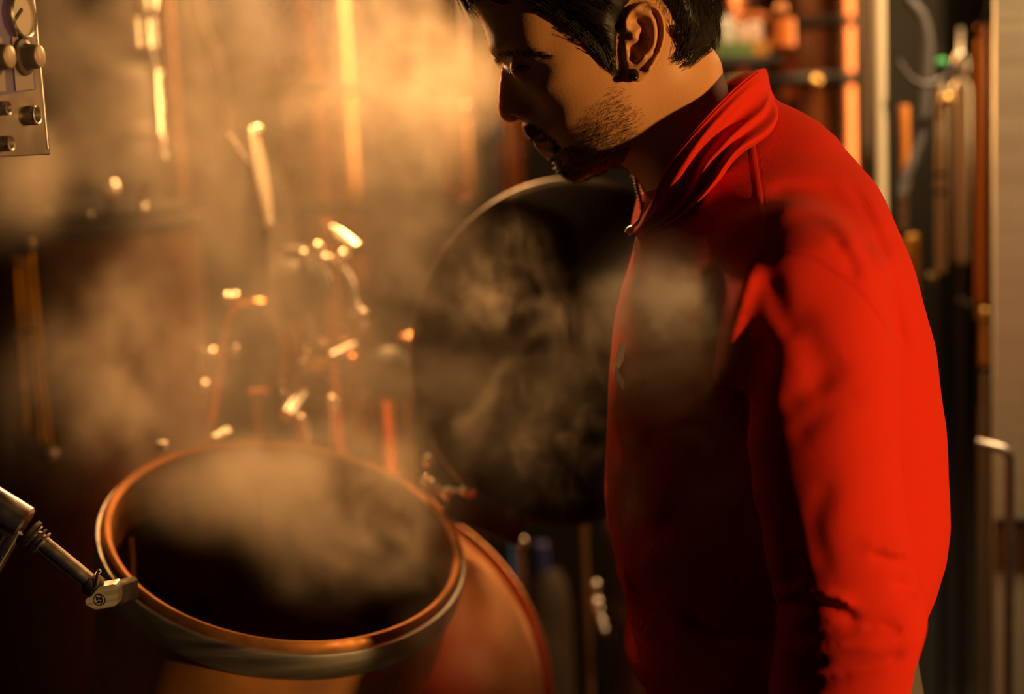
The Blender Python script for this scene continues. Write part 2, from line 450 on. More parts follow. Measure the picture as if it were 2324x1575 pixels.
def mirror(pts): p = np.array(pts).copy(); p[:, 1] = 2 * D0 - p[:, 1]; return p
def in_poly(n, poly):
    poly = np.array(poly, float); lo_, hi_ = poly.min(0), poly.max(0); out = []
    while len(out) < n:
        X = RNG.uniform(lo_, hi_, (n * 3, 2)); out.extend(X[poly_sd(X, poly) < 0].tolist())
    return out[:n]

hairline = [(960, -150), (970, -40), (1040, 4), (1066, 6), (1085, 8), (1120, -6), (1160, -8), (1200, 4), (1235, 14), (1270, 34), (1300, 62), (1330, 88), (1352, 104), (1368, 124), (1382, 140), (1394, 150), (1402, 128), (1406, 90), (1410, 50),
            (1440, -10), (1490, -2), (1512, 30), (1528, 62), (1546, 84), (1545, 112), (1530, 134), (1552, 132), (1566, 124), (1575, 132), (1590, 120), (1612, 104), (1628, 118), (1660, 120), (1690, -20), (1640, -220), (1400, -340), (1100, -300), (980, -220)]
# shell under the strands
X2 = np.stack([XX.ravel(), ZZ.ravel()], 1)
sdh = poly_sd(X2, [xz(u, v, D0 - (.03 if u < 1130 or u > 1600 else .066)) for u, v in hairline]).reshape(XX.shape)
thick = np.clip(-sdh * .55, 0, .008)
Zn = (np.sin(XX * 900 + ZZ * 300) * np.sin(XX * 330 - ZZ * 710)) * .0007
fh = smax(fhead - thick[:, None, :] - Zn[:, None, :] * (thick[:, None, :] / .008), np.broadcast_to(sdh[:, None, :] + .0015, fhead.shape), .002)
# keep the shell off the ears
for sg in (-1, 1):
    o_ = yy * sg
    em = poly_sd(X2, [xz(u, v, D0 - .079) for u, v in [(1404, 40), (1420, 12), (1445, -6), (1480, -8), (1512, 22), (1522, 70), (1516, 120), (1480, 190), (1400, 190)]]).reshape(XX.shape)
    fh = np.maximum(fh, -np.maximum(em[:, None, :], .058 - o_))
hv, hq = surface_nets(fh[::2, ::2, ::2], lo, h * 2)
hair, hV, hQ = np_mesh('hair', hv, hq, hairm, body, relax=1)
hair_bvh = BVHTree.FromPolygons([tuple(v) for v in hV], [tuple(int(i) for i in q_) for q_ in hQ])
ST = []
def hair_flow(u, v):
    if u > 1500: return (-.25 + RNG.normal(0, .12), 1.0)                # nape: down and forward
    if v < -40: return (-1.0, .1 + RNG.normal(0, .15))
    return (1.0, .55 + RNG.normal(0, .22))                              # swept back over the ear
hme = hair.data; hn = np.array([v_.normal[:] for v_ in hme.vertices]); hc = np.array([v_.co[:] for v_ in hme.vertices])
wgt = np.where(hc[:, 2] > at(1300, -60, D0).z, .5, 1.0); wgt[hc[:, 1] > D0 + .01] *= .55
for i_ in RNG.choice(len(hc), 5200, p=wgt / wgt.sum()):
    p = hc[i_]; n = hn[i_]; u, v = px_of(*p)
    if n[2] < -.75: continue
    du, dv = hair_flow(u, v); d = dir3(u, v, du, dv, p[1]); d = d - n * (d @ n); d /= np.linalg.norm(d) + 1e-9
    L = RNG.uniform(.012, .026) if v > -20 else RNG.uniform(.018, .036)
    e1 = head_bvh.find_nearest(Vector(p + d * L)); 
    if e1[0] is not None:
        off = np.array(p + d * L) - np.array(e1[0]); 
        if off @ np.array(e1[1]) < .001: continue
    ST.append(([p + d * L * t + n * (.0006 + .0025 * math.sin(PI * t) * RNG.uniform(.2, 1)) for t in (0, .33, .66, 1)], .0003))
# locks that break the hairline: temple, sideburn, nape, forelock
locks = [((1235, 8), (1290, 40), 26), ((1265, 28), (1320, 72), 26), ((1300, 55), (1350, 92), 26), ((1322, 78), (1372, 118), 24), ((1345, 100), (1388, 134), 22), ((1362, 112), (1398, 168), 20), ((1385, 110), (1404, 176), 20), ((1330, 40), (1402, 74), 24), ((1350, 20), (1410, 62), 24),
         ((1548, 100), (1524, 138), 26), ((1556, 112), (1534, 140), 22), ((1575, 115), (1546, 152), 24), ((1592, 108), (1560, 150), 24), ((1612, 98), (1590, 128), 22), ((1540, 70), (1544, 118), 26), ((1530, 55), (1545, 100), 24), ((1200, 0), (1245, 26), 18), ((1120, -10), (1160, 6), 14)]
for (a, b, n_) in locks:
    for _ in range(n_):
        a0 = np.array(a) + RNG.normal(0, 6, 2); b0 = np.array(b) + RNG.normal(0, 5, 2); pts = []
        for t in (0, .25, .5, .75, 1):
            m_ = a0 * (1 - t) + b0 * t + np.array([0, 7]) * math.sin(PI * t)
            loc, nor = hit(head_bvh, *m_)
            if loc is None: break
            pts.append(np.array(loc) + np.array(nor) * (.0045 * (1 - t) + .0006))
        if len(pts) == 5: ST.append((pts, .00034)); ST.append((mirror(pts), .00034))
for _ in range(60):                                                        # forelock hanging before the brow, caught by the back light
    a0 = np.array([RNG.uniform(1056, 1085), RNG.uniform(-40, 5)]); b0 = a0 + np.array([RNG.uniform(4, 20), RNG.uniform(25, 60)])
    y_ = D0 + RNG.uniform(-.02, .02); pts = [np.array(at(*(a0 * (1 - t) + b0 * t + np.array([-9 * math.sin(PI * t), 0])), y_)) for t in (0, .3, .6, .8, 1)]
    ST.append((pts, .00025))
strands(ST, 'hair_strands', hairm, hair)
# beard: stubble that thickens to the chin and jaw edge
ST = []
def beard_at(u, v, L, lift, r=.00015, jit=.35, both=True):
    loc, nor = hit(head_bvh, u, v)
    if loc is None or loc.y > D0 + .002: return
    fx = (-1.1 if u > 1380 else -.5); d = dir3(u, v, fx + RNG.normal(0, jit), 1.0 - (u > 1380) * .5, loc.y); n = np.array(nor)
    d = d - n * (d @ n); d /= np.linalg.norm(d) + 1e-9; d = d * (1 - lift) + n * lift; p = np.array(loc) - n * .0004
    pts = [p, p + d * L * .5 + n * .0006, p + d * L + np.array([0, 0, -.0006])]; ST.append((pts, r))
    if both: ST.append((mirror(pts), r))
jaw = [(1392, 150), (1412, 150), (1424, 190), (1445, 225), (1470, 250), (1460, 300), (1440, 340), (1410, 378), (1370, 392), (1330, 408), (1290, 412), (1262, 385), (1258, 362), (1290, 340), (1292, 300), (1320, 250), (1360, 215), (1385, 190)]
jaw_pts = np.array(in_poly(5200, jaw)); jaw_d = -poly_sd(jaw_pts, jaw)
for (u, v), d_ in zip(jaw_pts, jaw_d):
    if RNG.random() < min(1, d_ / 34 + .04) * (.16 + .6 * min(1, max(0, (v - 210) / 150))): beard_at(u, v, RNG.uniform(.003, .0085), .25, r=.00012)
for u, v in in_poly(1500, [(1258, 345), (1292, 330), (1330, 330), (1400, 340), (1440, 330), (1410, 380), (1340, 408), (1290, 410), (1262, 385)]): beard_at(u, v, RNG.uniform(.004, .009), .35)
for u, v in in_poly(700, [(1189, 284), (1200, 278), (1228, 290), (1262, 316), (1276, 345), (1262, 345), (1246, 322), (1214, 318), (1197, 306)]): beard_at(u, v, RNG.uniform(.003, .006), .35)
for (a, b) in zip(prof[29:42], prof[30:43]):                               # the fringe of stubble along the chin line that the back light catches
    for _ in range(26):
        t = RNG.random(); u, v = np.array(a) * (1 - t) + np.array(b) * t; y_ = D0 + RNG.normal(0, .006)
        tt = np.array(b, float) - np.array(a, float); nn = np.array([-tt[1], tt[0]]); nn /= np.linalg.norm(nn) + 1e-9
        dd = nn + np.array([RNG.normal(0, .5), RNG.normal(0, .5)]); L = RNG.uniform(4, 10)
        p0 = np.array([u, v]) - nn * 2; ST.append(([np.array(at(*(p0 + dd * L * s), y_)) for s in (0, .5, 1)], .00022))
for line, n_ in ((prof[21:25], 260), (prof[30:36], 420)):                      # moustache and chin across the middle of the face
    L_ = smooth_path(line, 6)
    for _ in range(n_):
        u, v = L_[RNG.integers(len(L_))]; q_ = at(u, v, D0); s_ = RNG.uniform(-.016, .016)
        loc, nor, _i, _d = head_bvh.find_nearest(Vector((q_.x - .002, D0 + s_, q_.z)))
        n = np.array(nor); d = np.array([-.15 + RNG.normal(0, .25), np.sign(s_) * .35 + RNG.normal(0, .25), -1.0]); d -= n * (d @ n); d /= np.linalg.norm(d) + 1e-9; d = d * .7 + n * .3
        p = np.array(loc) - n * .0004; k_ = RNG.uniform(.0035, .007); ST.append(([p, p + d * k_ * .5, p + d * k_], .00016))
strands(ST, 'beard', hairm, body)
# peach fuzz along the profile, which the back light sets aglow
fz = bpy.data.materials.new('fine_hair'); fz.use_nodes = True; nt_ = fz.node_tree; nt_.nodes.clear()
o_ = nt_.nodes.new('ShaderNodeOutputMaterial'); t_ = nt_.nodes.new('ShaderNodeBsdfTranslucent'); t_.inputs[0].default_value = (.85, .62, .42, 1); d_ = nt_.nodes.new('ShaderNodeBsdfDiffuse'); d_.inputs[0].default_value = (.7, .45, .28, 1); m_ = nt_.nodes.new('ShaderNodeMixShader'); m_.inputs[0].default_value = .4
nt_.links.new(t_.outputs[0], m_.inputs[1]); nt_.links.new(d_.outputs[0], m_.inputs[2]); nt_.links.new(m_.outputs[0], o_.inputs[0])
FZ = []
L_ = smooth_path(prof[1:25], 12); tg_ = np.gradient(L_, axis=0)
for _ in range(2600):
    k_ = RNG.integers(len(L_)); u, v = L_[k_] + RNG.normal(0, .8, 2); nn = np.array([-tg_[k_][1], tg_[k_][0]]); nn /= np.linalg.norm(nn) + 1e-9
    if nn[0] > 0 and v < 260: nn = -nn
    if v >= 260 and nn[1] < 0 and u < 1190: nn = -nn
    y_ = D0 + RNG.normal(0, .004); dd = nn * .8 + np.array([RNG.normal(0, .35), .5 + RNG.normal(0, .35)]); L = RNG.uniform(2.0, 4.6)
    p0 = np.array([u, v]) - nn * 1.5; FZ.append(([np.array(at(*(p0 + dd * L * s_), y_)) for s_ in (0, .5, 1)], .00009))
strands(FZ, 'face_fuzz', fz, body)
ST = []
for sg in (1,):
    for _ in range(190):                                                     # brow
        t = RNG.random(); u = 1128 + 118 * t; v = 121 - 8 * math.sin(PI * t * .8) + 14 * t * t + RNG.normal(0, 4.5)
        loc, nor = hit(head_bvh, u, v)
        if loc is None or loc.y > D0: continue
        d = dir3(u, v, 1, -.25 + .5 * t + RNG.normal(0, .15), loc.y); n = np.array(nor); d -= n * (d @ n); d /= np.linalg.norm(d); L = RNG.uniform(.005, .009)
        p = np.array(loc); pts = [p - n * .0003, p + d * L * .5 + n * .0010, p + d * L + n * .0004]; ST.append((pts, .00017)); ST.append((mirror(pts), .00017))
for _ in range(60):
    t = RNG.random(); u, v, y_ = 1126 + 12 * t, 130 + 14 * t, D0 + RNG.normal(0, .008)
    ST.append(([np.array(at(u + 2, v, y_)), np.array(at(u - 2 - RNG.uniform(0, 4), v + 4, y_)), np.array(at(u - 1 - RNG.uniform(0, 5), v + RNG.uniform(6, 13), y_))], .0002))
strands(ST, 'eyebrows', hairm, body)
ST = []
for _ in range(46):
    t = RNG.random(); u = 1166 + 38 * t; v = 155 - 6 * math.sin(PI * t) - 4 * t
    loc, nor = hit(head_bvh, u, v)
    if loc is None: continue
    n = np.array(nor); d = dir3(u, v, -.5, .8, loc.y); p = np.array(loc); L = .006
    pts = [p, p + d * L * .5 + n * .002, p + d * L + n * .0015]; ST.append((pts, .00026))
strands(ST, 'eyelashes', hairm, body); strands([(mirror(p_), r_) for p_, r_ in ST], 'eyelashes', hairm, body)
# ear plug: dark wooden plug with a black ball
loc, nor = hit(head_bvh, 1437, 170)
mb = MB(); n = Vector(nor); mb.lathe([(1e-5, .0012), (.0035, .0014), (.0048, .0006), (.005, -.003)], loc, n, 24)
plug = mb.build('earring', mat('dark_plug', (.03, .012, .008), 0, .45), body); plug['label'] = 'dark plug earring with a black ball'
mb = MB(); mb.sphere(Vector(hit(head_bvh, 1442, 176)[0]) + n * .002, .0028, 16); mb.build('ball', mat('black_gloss', (.006, .006, .008), 0, .2), plug)

# ---- jacket
Yb = D0 - .20
front = [(1640, 205), (1590, 270), (1545, 330), (1500, 380), (1462, 430), (1452, 500), (1442, 560), (1428, 610), (1412, 660), (1400, 705), (1390, 770), (1383, 850), (1379, 950), (1375, 1050), (1373, 1120), (1378, 1180), (1388, 1240), (1404, 1300), (1418, 1350), (1424, 1400), (1419, 1440), (1417, 1470), (1425, 1500), (1440, 1525), (1462, 1545), (1466, 1600), (1475, 1720)]
back = [(1740, 205), (1765, 230), (1800, 245), (1850, 275), (1890, 310), (1930, 360), (1965, 410), (1990, 470), (2015, 530), (2040, 600), (2065, 680), (2085, 760), (2100, 850), (2110, 920), (2118, 1000), (2124, 1080), (2123, 1150), (2115, 1220), (2095, 1280), (2068, 1330), (2045, 1400), (2040, 1480), (2040, 1720)]
fr = np.array([xz(*p) for p in front]); bk = np.array([xz(*p) for p in back])
h = .0033
lo = np.array([at(1330, 900, D0).x, D0 - .285, at(1500, 1760, D0).z]); hi = np.array([at(2190, 900, D0).x, D0 + .285, at(1500, 190, D0).z])
gx, gy, gz = (np.arange(lo[i], hi[i], h) for i in range(3))
P = gridP()
zf = np.interp(gz, fr[::-1, 1], fr[::-1, 0]); zb = np.interp(gz, bk[::-1, 1], bk[::-1, 0])
bw = [(205, .020), (240, .032), (300, .056), (350, .080), (400, .112), (500, .162), (560, .178), (650, .178), (800, .168), (1000, .162), (1200, .165), (1350, .168), (1500, .160), (1720, .158)]
zz_ = np.array([xz(1720, v)[1] for v, _ in bw]); bz = np.interp(gz, zz_[::-1], np.array([w for _, w in bw])[::-1])
ax_ = (zb - zf) / 2; xm = (zb + zf) / 2
zv = np.array([xz(1720, v)[1] for v in (200, 420, 650, 900, 1720)]); wp = np.interp(gz, zv[::-1], np.array([.50, .50, .53, .55, .54])[::-1])
xm = zf + (zb - zf) * wp; dx_ = gx[:, None] - xm[None]
xn = np.abs(dx_) / np.where(dx_ < 0, (xm - zf)[None], (zb - xm)[None])
ex = np.where(dx_ < 0, 1.85, 2.3)[:, None, :]                         # (nx, nz)
yn = np.abs(gy[:, None] - D0) / bz[None]                                # (ny, nz)
e_ = 2.3
rr = (xn[:, None, :] ** ex + yn[None] ** ex) ** (1 / ex)
f = ((rr - 1) * np.minimum(ax_, bz)[None, None, :]).astype(np.float32)
arm = [(1778, 618, .044, .172), (1818, 690, .060, .194), (1842, 800, .0605, .2), (1862, 950, .055, .2), (1877, 1115, .0515, .2), (1900, 1230, .051, .2), (1912, 1310, .0500, .2)]
fore = [(1912, 1330, .0485, .2), (1928, 1395, .0535, .2), (1915, 1480, .0485, .198), (1893, 1575, .0465, .193), (1862, 1700, .044, .185), (1800, 1900, .040, .18)]
for sg in (-1, 1):
    def chain(L):
        pts = [np.array(at(u, v, D0 - y_)) for u, v, r, y_ in L]
        if sg > 0:
            for p in pts: p[1] = 2 * D0 - p[1]
        return pts, [l[2] for l in L]
    a_, ra = chain(arm); b_, rb = chain(fore)
    fa = smin(seg_field(P, a_, ra), seg_field(P, b_, rb), .006)
    f = smin(f, fa, np.interp(gz, [at(1800, 900, Yb).z, at(1800, 640, Yb).z], [.014, .055])[None, None, :].astype(np.float32))
# fabric folds (px on his near side, metres, px)
folds = [([(1590, 590), (1583, 680), (1596, 800), (1612, 870)], .008, 15), ([(1712, 590), (1672, 710), (1640, 830), (1616, 900)], .009, 15), ([(1640, 610), (1620, 760)], -.006, 14), ([(1655, 990), (1700, 900), (1730, 760)], -.010, 22),
         ([(1740, 445), (1800, 428), (1870, 437), (1930, 482), (1975, 560)], -.0045, 17), ([(1930, 420), (1975, 500), (2010, 590), (2035, 700), (2055, 820)], -.003, 10), ([(1745, 480), (1830, 470), (1900, 500), (1950, 570)], .003, 14),
         ([(1890, 545), (1925, 585), (1940, 630)], -.003, 10), ([(1960, 540), (1995, 640), (2040, 790)], -.0025, 12),
         ([(1752, 620), (1768, 700), (1800, 770)], -.003, 17), ([(1800, 700), (1850, 800), (1866, 900)], -.003, 24), ([(1780, 930), (1860, 860), (1920, 830)], -.0022, 18), ([(1800, 1000), (1870, 930), (1960, 900)], -.0018, 16),
         ([(1763, 1358), (1806, 1345), (1869, 1350), (1912, 1364), (1945, 1386)], .0055, 9), ([(1765, 1374), (1806, 1364), (1869, 1370), (1915, 1386), (1948, 1406)], -.0065, 10),
         ([(1975, 1252), (2017, 1270), (2055, 1274)], -.004, 9), ([(1960, 1232), (2010, 1248), (2055, 1250)], .003, 12), ([(2030, 1318), (2058, 1334), (2080, 1350)], -.004, 9),
         ([(1960, 1420), (2000, 1420), (2045, 1434)], -.0045, 10), ([(1810, 1442), (1890, 1434), (1955, 1421)], -.0035, 11), ([(1800, 1470), (1890, 1462), (2000, 1470)], .003, 12), ([(1800, 1542), (1890, 1532), (2000, 1505), (2050, 1480)], -.0045, 11), ([(1790, 1500), (1880, 1500)], -.003, 9), ([(1780, 1180), (1800, 1260), (1805, 1340)], -.003, 14), ([(1880, 1090), (1850, 1200), (1880, 1300)], -.002, 18),
         ([(1555, 1400), (1640, 1440), (1760, 1432)], -.008, 13), ([(1405, 1290), (1440, 1360), (1490, 1430)], .004, 7), ([(1412, 1330), (1440, 1400), (1475, 1450)], .003, 6), ([(1500, 1150), (1600, 1190), (1720, 1180)], -.006, 30), ([(1450, 1000), (1560, 1060), (1690, 1080)], -.005, 35), ([(1450, 1260), (1560, 1270), (1700, 1330)], .005, 30)]
near = (np.abs(f) < .02) & (P[..., 1] < D0 - .004)
Pn = P[near]; U = np.stack(px_of(Pn[:, 0], Pn[:, 1], Pn[:, 2]), 1)
dsp = np.zeros(len(Pn))
for ln, a, s in folds:
    L = smooth_path(ln, 4); d, t = line_d(U, L)
    dsp += a * np.exp(-(d / s) ** 2 / 2) * np.clip(np.minimum(t, 1 - t) * 5 + .25, 0, 1)
dsp += .0012 * np.sin(U[:, 0] / 37 + U[:, 1] / 61) * np.sin(U[:, 1] / 83 - U[:, 0] / 151)
f[near] -= dsp.astype(np.float32)
# hem: cut along a slanting line
pa, pb = np.array(xz(1460, 1650)), np.array(xz(2060, 1478)); dv_ = pb - pa; nv = np.array([-dv_[1], dv_[0]]); nv /= np.linalg.norm(nv)
cut = -((P[..., 0] - pa[0]) * nv[0] + (P[..., 2] - pa[1]) * nv[1])
armonly = np.minimum(*[seg_field(P, *chain_) for chain_ in [([np.array([at(u, v, D0 - y_).x, D0 + s * y_, at(u, v, D0 - y_).z]) for u, v, r, y_ in arm[-2:] + fore], [l[2] + .004 for l in arm[-2:] + fore]) for s in (-1, 1)]])
f = np.maximum(f, np.minimum(cut, armonly))
jacket, JV, JQ = np_mesh('jacket', *surface_nets(f, lo, h), fleece, body, relax=2)
jacket['label'] = 'red fleece zip jacket'
j_bvh = BVHTree.FromPolygons([tuple(v) for v in JV], [tuple(int(i) for i in q_) for q_ in JQ])
def seam(line, name, wdt=.0022, up=.0009, off=0):
    pts = []
    for u, v in smooth_path(line, 10):
        loc, nor = hit(j_bvh, u + off, v)
        if loc is not None: pts.append((loc + nor * up * .2, nor))
    mb = MB(); vs = []; fs = []; n = len(pts)
    for i, (p, nr) in enumerate(pts):
        t = (pts[min(i + 1, n - 1)][0] - pts[max(i - 1, 0)][0]).normalized(); b = t.cross(nr).normalized()
        for k in range(7):
            a = PI * k / 6; vs.append(p + b * math.cos(a) * wdt + nr * (math.sin(a) * up * 1.6 - .0006))
    fs = [(i * 7 + k, i * 7 + k + 1, (i + 1) * 7 + k + 1, (i + 1) * 7 + k) for i in range(n - 1) for k in range(6)]
    return mb.add(vs, fs).build(name, fleece2, jacket, sharp=0)
seam([(1556, 720), (1600, 676), (1650, 631), (1700, 592), (1732, 577), (1790, 571), (1850, 585), (1900, 618), (1950, 655), (1985, 700), (2012, 745)], 'armhole_seam', .0026, .0006)
seam([(1548, 704), (1594, 660), (1644, 615), (1694, 577), (1730, 561), (1790, 556), (1850, 568)], 'armhole_stitching', .0007, .0004)
seam([(1704, 322), (1716, 400), (1727, 480), (1739, 558)], 'shoulder_seam', .0032, .0007)
seam([(1722, 335), (1732, 400), (1742, 480), (1752, 556)], 'shoulder_stitching', .0007, .0004)
seam([(1722, 396), (1780, 393), (1840, 393), (1900, 400), (1945, 425), (1975, 470)], 'yoke_seam', .0010, .0004)
# collar: folded stand collar, near half and far half
rows = [  # (px path zip -> nape, half width, pull of the near side)
    ([(1462, 500), (1500, 430), (1545, 370), (1592, 310), (1640, 250), (1684, 208), (1716, 178)], 0.0700),
    ([(1460, 484), (1480, 446), (1500, 402), (1532, 346), (1572, 295), (1614, 249), (1664, 198), (1712, 160), (1730, 154)], 0.0880),
    ([(1443, 522), (1474, 470), (1496, 408), (1530, 352), (1574, 298), (1620, 247), (1672, 196), (1716, 160), (1737, 153)], 0.0920),
    ([(1438, 528), (1478, 480), (1503, 425), (1540, 365), (1585, 306), (1632, 254), (1680, 208), (1722, 174), (1742, 164)], 0.0910),
    ([(1440, 530), (1492, 478), (1528, 418), (1564, 362), (1594, 316), (1636, 268), (1680, 222), (1722, 186), (1744, 174)], 0.1030),
    ([(1442, 534), (1505, 480), (1548, 420), (1578, 364), (1602, 330), (1642, 284), (1690, 236), (1726, 203), (1746, 184)], 0.0810),
    ([(1444, 538), (1515, 484), (1565, 420), (1592, 366), (1614, 340), (1652, 300), (1698, 262), (1730, 234), (1748, 198)], 0.0830),
    ([(1446, 540), (1524, 488), (1578, 425), (1602, 372), (1628, 345), (1664, 306), (1708, 270), (1735, 246), (1751, 206)], 0.1080),
    ([(1448, 542), (1532, 490), (1590, 425), (1622, 374), (1646, 345), (1674, 314), (1712, 284), (1740, 258), (1755, 214)], 0.0890),
    ([(1449, 543), (1540, 490), (1602, 425), (1640, 372), (1664, 340), (1694, 314), (1728, 292), (1756, 264), (1761, 226)], 0.1060),
    ([(1450, 544), (1548, 492), (1615, 425), (1655, 366), (1680, 340), (1710, 324), (1744, 300), (1766, 266), (1764, 234)], 0.1140),
    ([(1451, 545), (1552, 494), (1620, 428), (1662, 370), (1690, 344), (1716, 328), (1748, 303), (1766, 268), (1763, 236)], 0.0880)]
NS = 44; vs = []
for line, wd in rows:
    L = smooth_path(line, 12); s = np.concatenate([[0], np.cumsum(np.linalg.norm(np.diff(L, axis=0), axis=1))]); s /= s[-1]
    t = np.linspace(0, 1, NS); uu = np.interp(t, s, L[:, 0]); vv = np.interp(t, s, L[:, 1])
    for k in range(NS):
        y_ = wd * math.sin(PI * t[k]) ** .44 if 0 < k < NS - 1 else 0
        p = at(uu[k], vv[k], D0 - y_); vs.append(np.array(p))
vs = np.array(vs); nr = len(rows)
fs = [(i * NS + k, i * NS + k + 1, (i + 1) * NS + k + 1, (i + 1) * NS + k) for i in range(nr - 1) for k in range(NS - 1)]
far = vs.copy(); far[:, 1] = 2 * D0 - far[:, 1]; n0 = len(vs)
mb = MB(); mb.add(np.concatenate([vs, far]), fs + [tuple(n0 + i for i in f_[::-1]) for f_ in fs])
collar = mb.build('collar', fleece, jacket, sharp=0)
md = collar.modifiers.new('sub', 'SUBSURF'); md.levels = 2; md.render_levels = 2
col_bvh = BVHTree.FromPolygons([Vector(v) for v in vs], fs)
for nm, offv in (('collar_stitching', 5),):
    pts = []
    for u, v in smooth_path(rows[2][0][1:-1], 8):
        loc, nor = hit(col_bvh, u + 4, v + 5)
        if loc is not None:
            if nor.y > 0: nor = -nor
            pts.append(loc + nor * .0004)
    MB().tube(pts, .0007, 6).build(nm, fleece2, collar)
# zip: tape, teeth and pull on the front edge
zl = [(1444, 402), (1447, 424), (1453, 448), (1458, 474), (1455, 494), (1446, 506), (1436, 516)]
zp = [at(u, v, D0 - .002) for u, v in smooth_path(zl, 8)]
z1 = MB().tube(zp, .0012, 8).build('zipper', mat('zip_tape', (.5, .06, .05), 0, .8), jacket)
mb = MB()
for p in zp[::2]: mb.box(p + Vector((-.0016, 0, 0)), (.0022, .003, .0012), bev=.0003)
mb.build('zipper_teeth', steelz, z1)
mb = MB(); mb.tube([at(1437, 515, D0), at(1430, 522, D0), at(1423, 530, D0)], [.0022, .0036, .0028], 10); mb.build('zipper_pull', steelz, z1)
mb = MB()
for i, (u, v) in enumerate(smooth_path([(1449, 540), (1444, 560), (1440, 578)], 8)): mb.box(at(u, v, D0 - .001), (.0034, .004, .0014), bev=.0003)
mb.build('lower_zipper_teeth', steelz, z1)
# chest emblem: two slanting hatched bars printed on the cloth
em = mat('emblem_print', (.30, .22, .19), 0, .7)
mb = MB()
for quad in ([(1408, 782), (1424, 776), (1418, 818), (1407, 838), (1397, 820)], [(1390, 822), (1401, 829), (1421, 868), (1417, 886), (1396, 854)]):
    c = np.mean(quad, 0); ring = []
    for u, v in quad:
        loc, nor = hit(j_bvh, u, v)
        if loc is not None: ring.append(loc + nor * .0012)
    if len(ring) >= 3: mb.add(ring, [tuple(range(len(ring)))])
mb.build('chest_emblem', em, jacket, smooth=False)
pts = [hit(j_bvh, u, v)[0] + Vector((0, -.0006, 0)) for u, v in smooth_path([(1465, 838), (1456, 872), (1446, 912)], 5) if hit(j_bvh, u, v)[0] is not None]
if len(pts) > 2: MB().tube(pts, .0005, 5).build('loose_thread', fleece2, jacket)
# ---- body under the clothes: trunk, arms, hands, legs (continues the same mesh)
wr = [np.array(at(1800, 1900, D0 - .18)), None]; wr = wr[0]
h = .0052
lo = np.array([at(1450, 900, D0).x - .05, D0 - .27, .0]); hi = np.array([at(2150, 900, D0).x, D0 + .27, at(1500, 480, D0).z])
gx, gy, gz = (np.arange(lo[i], hi[i], h) for i in range(3)); P = gridP()
xc = at(1760, 1500, D0).x
f = seg_field(P, [(at(1600, 520, D0).x, D0, at(1600, 520, D0).z), (at(1740, 900, D0).x, D0, at(1740, 900, D0).z), (xc, D0, at(1760, 1560, D0).z)], [.045, .085, .08])
for sg in (-1, 1):
    q_ = lambda u, v, y_: np.array([at(u, v, D0 - y_).x, D0 + sg * y_, at(u, v, D0 - y_).z])
    w0 = q_(1800, 1900, .18); el = q_(1912, 1330, .2)
    fa = seg_field(P, [q_(1820, 680, .17), el, w0], [.04, .036, .028])
    hd = w0 + np.array([-.012, 0, -.075])
    fa = smin(fa, seg_field(P, [w0 + np.array([-.002, 0, -.03]), hd], [.03, .032], sy=2.0), .012)
    for i_, (dx, ln) in enumerate(((-.030, .070), (-.010, .080), (.010, .076), (.028, .060))):
        a = hd + np.array([dx, 0, -.012]); b = a + np.array([dx * .15, -sg * .006, -ln * .5]); c = b + np.array([-.004, -sg * .016, -ln * .45])
        fa = smin(fa, seg_field(P, [a, b, c], [.0088, .0082, .0068]), .004)
    a = w0 + np.array([-.028, -sg * .004, -.045]); fa = smin(fa, seg_field(P, [a, a + np.array([-.022, -sg * .008, -.03]), a + np.array([-.024, -sg * .014, -.062])], [.012, .0095, .0075]), .005)
    f = smin(f, fa, .02)
    f = smin(f, seg_field(P, [(xc, D0 + sg * .08, at(1760, 1560, D0).z - .02), (xc, D0 + sg * .1, .5), (xc + .02, D0 + sg * .105, .09)], [.085, .055, .04]), .03)
    f = smin(f, seg_field(P, [(xc + .03, D0 + sg * .105, .04), (xc - .13, D0 + sg * .12, .03)], [.038, .028]), .02)
f = np.maximum(f, -P[..., 2] + .004)
bv, bq = surface_nets(f, lo, h)
np_join(body, bv, bq)
# trousers
h = .007
lo = np.array([at(1400, 900, D0).x, D0 - .25, .03]); hi = np.array([at(2200, 900, D0).x, D0 + .25, at(1800, 1400, D0).z])
gx, gy, gz = (np.arange(lo[i], hi[i], h) for i in range(3)); P = gridP()
hipz = at(1800, 1560, D0).z
f = seg_field(P, [(at(1765, 1470, D0).x, D0, hipz + .035), (at(1790, 1600, D0).x, D0, hipz - .05)], [.118, .123], sy=.78)
for sg in (-1, 1):
    f = smin(f, seg_field(P, [(at(1800, 1600, D0).x, D0 + sg * .085, hipz - .06), (xc, D0 + sg * .1, .5), (xc + .02, D0 + sg * .105, .08)], [.102, .080, .072]), .02)
f = smax(f, P[..., 2] - (hipz + .05), .004); f = np.maximum(f, .05 - P[..., 2])
tr, tv, tq = np_mesh('trousers', *surface_nets(f, lo, h), denim, body, relax=2); tr['label'] = 'grey work trousers'
shoe = mat('black_shoe', (.01, .01, .01), 0, .5)
for sg in (-1, 1):
    mb = MB(); mb.tube([(xc + .075, D0 + sg * .105, .05), (xc + .06, D0 + sg * .105, .05), (xc, D0 + sg * .108, .055), (xc - .10, D0 + sg * .12, .042), (xc - .17, D0 + sg * .125, .034), (xc - .19, D0 + sg * .126, .032)], [.02, .046, .05, .042, .032, .012], 20)
    mb.v = [(x, y, max(z, .003)) for x, y, z in mb.v]; mb.build('shoe', shoe, body)
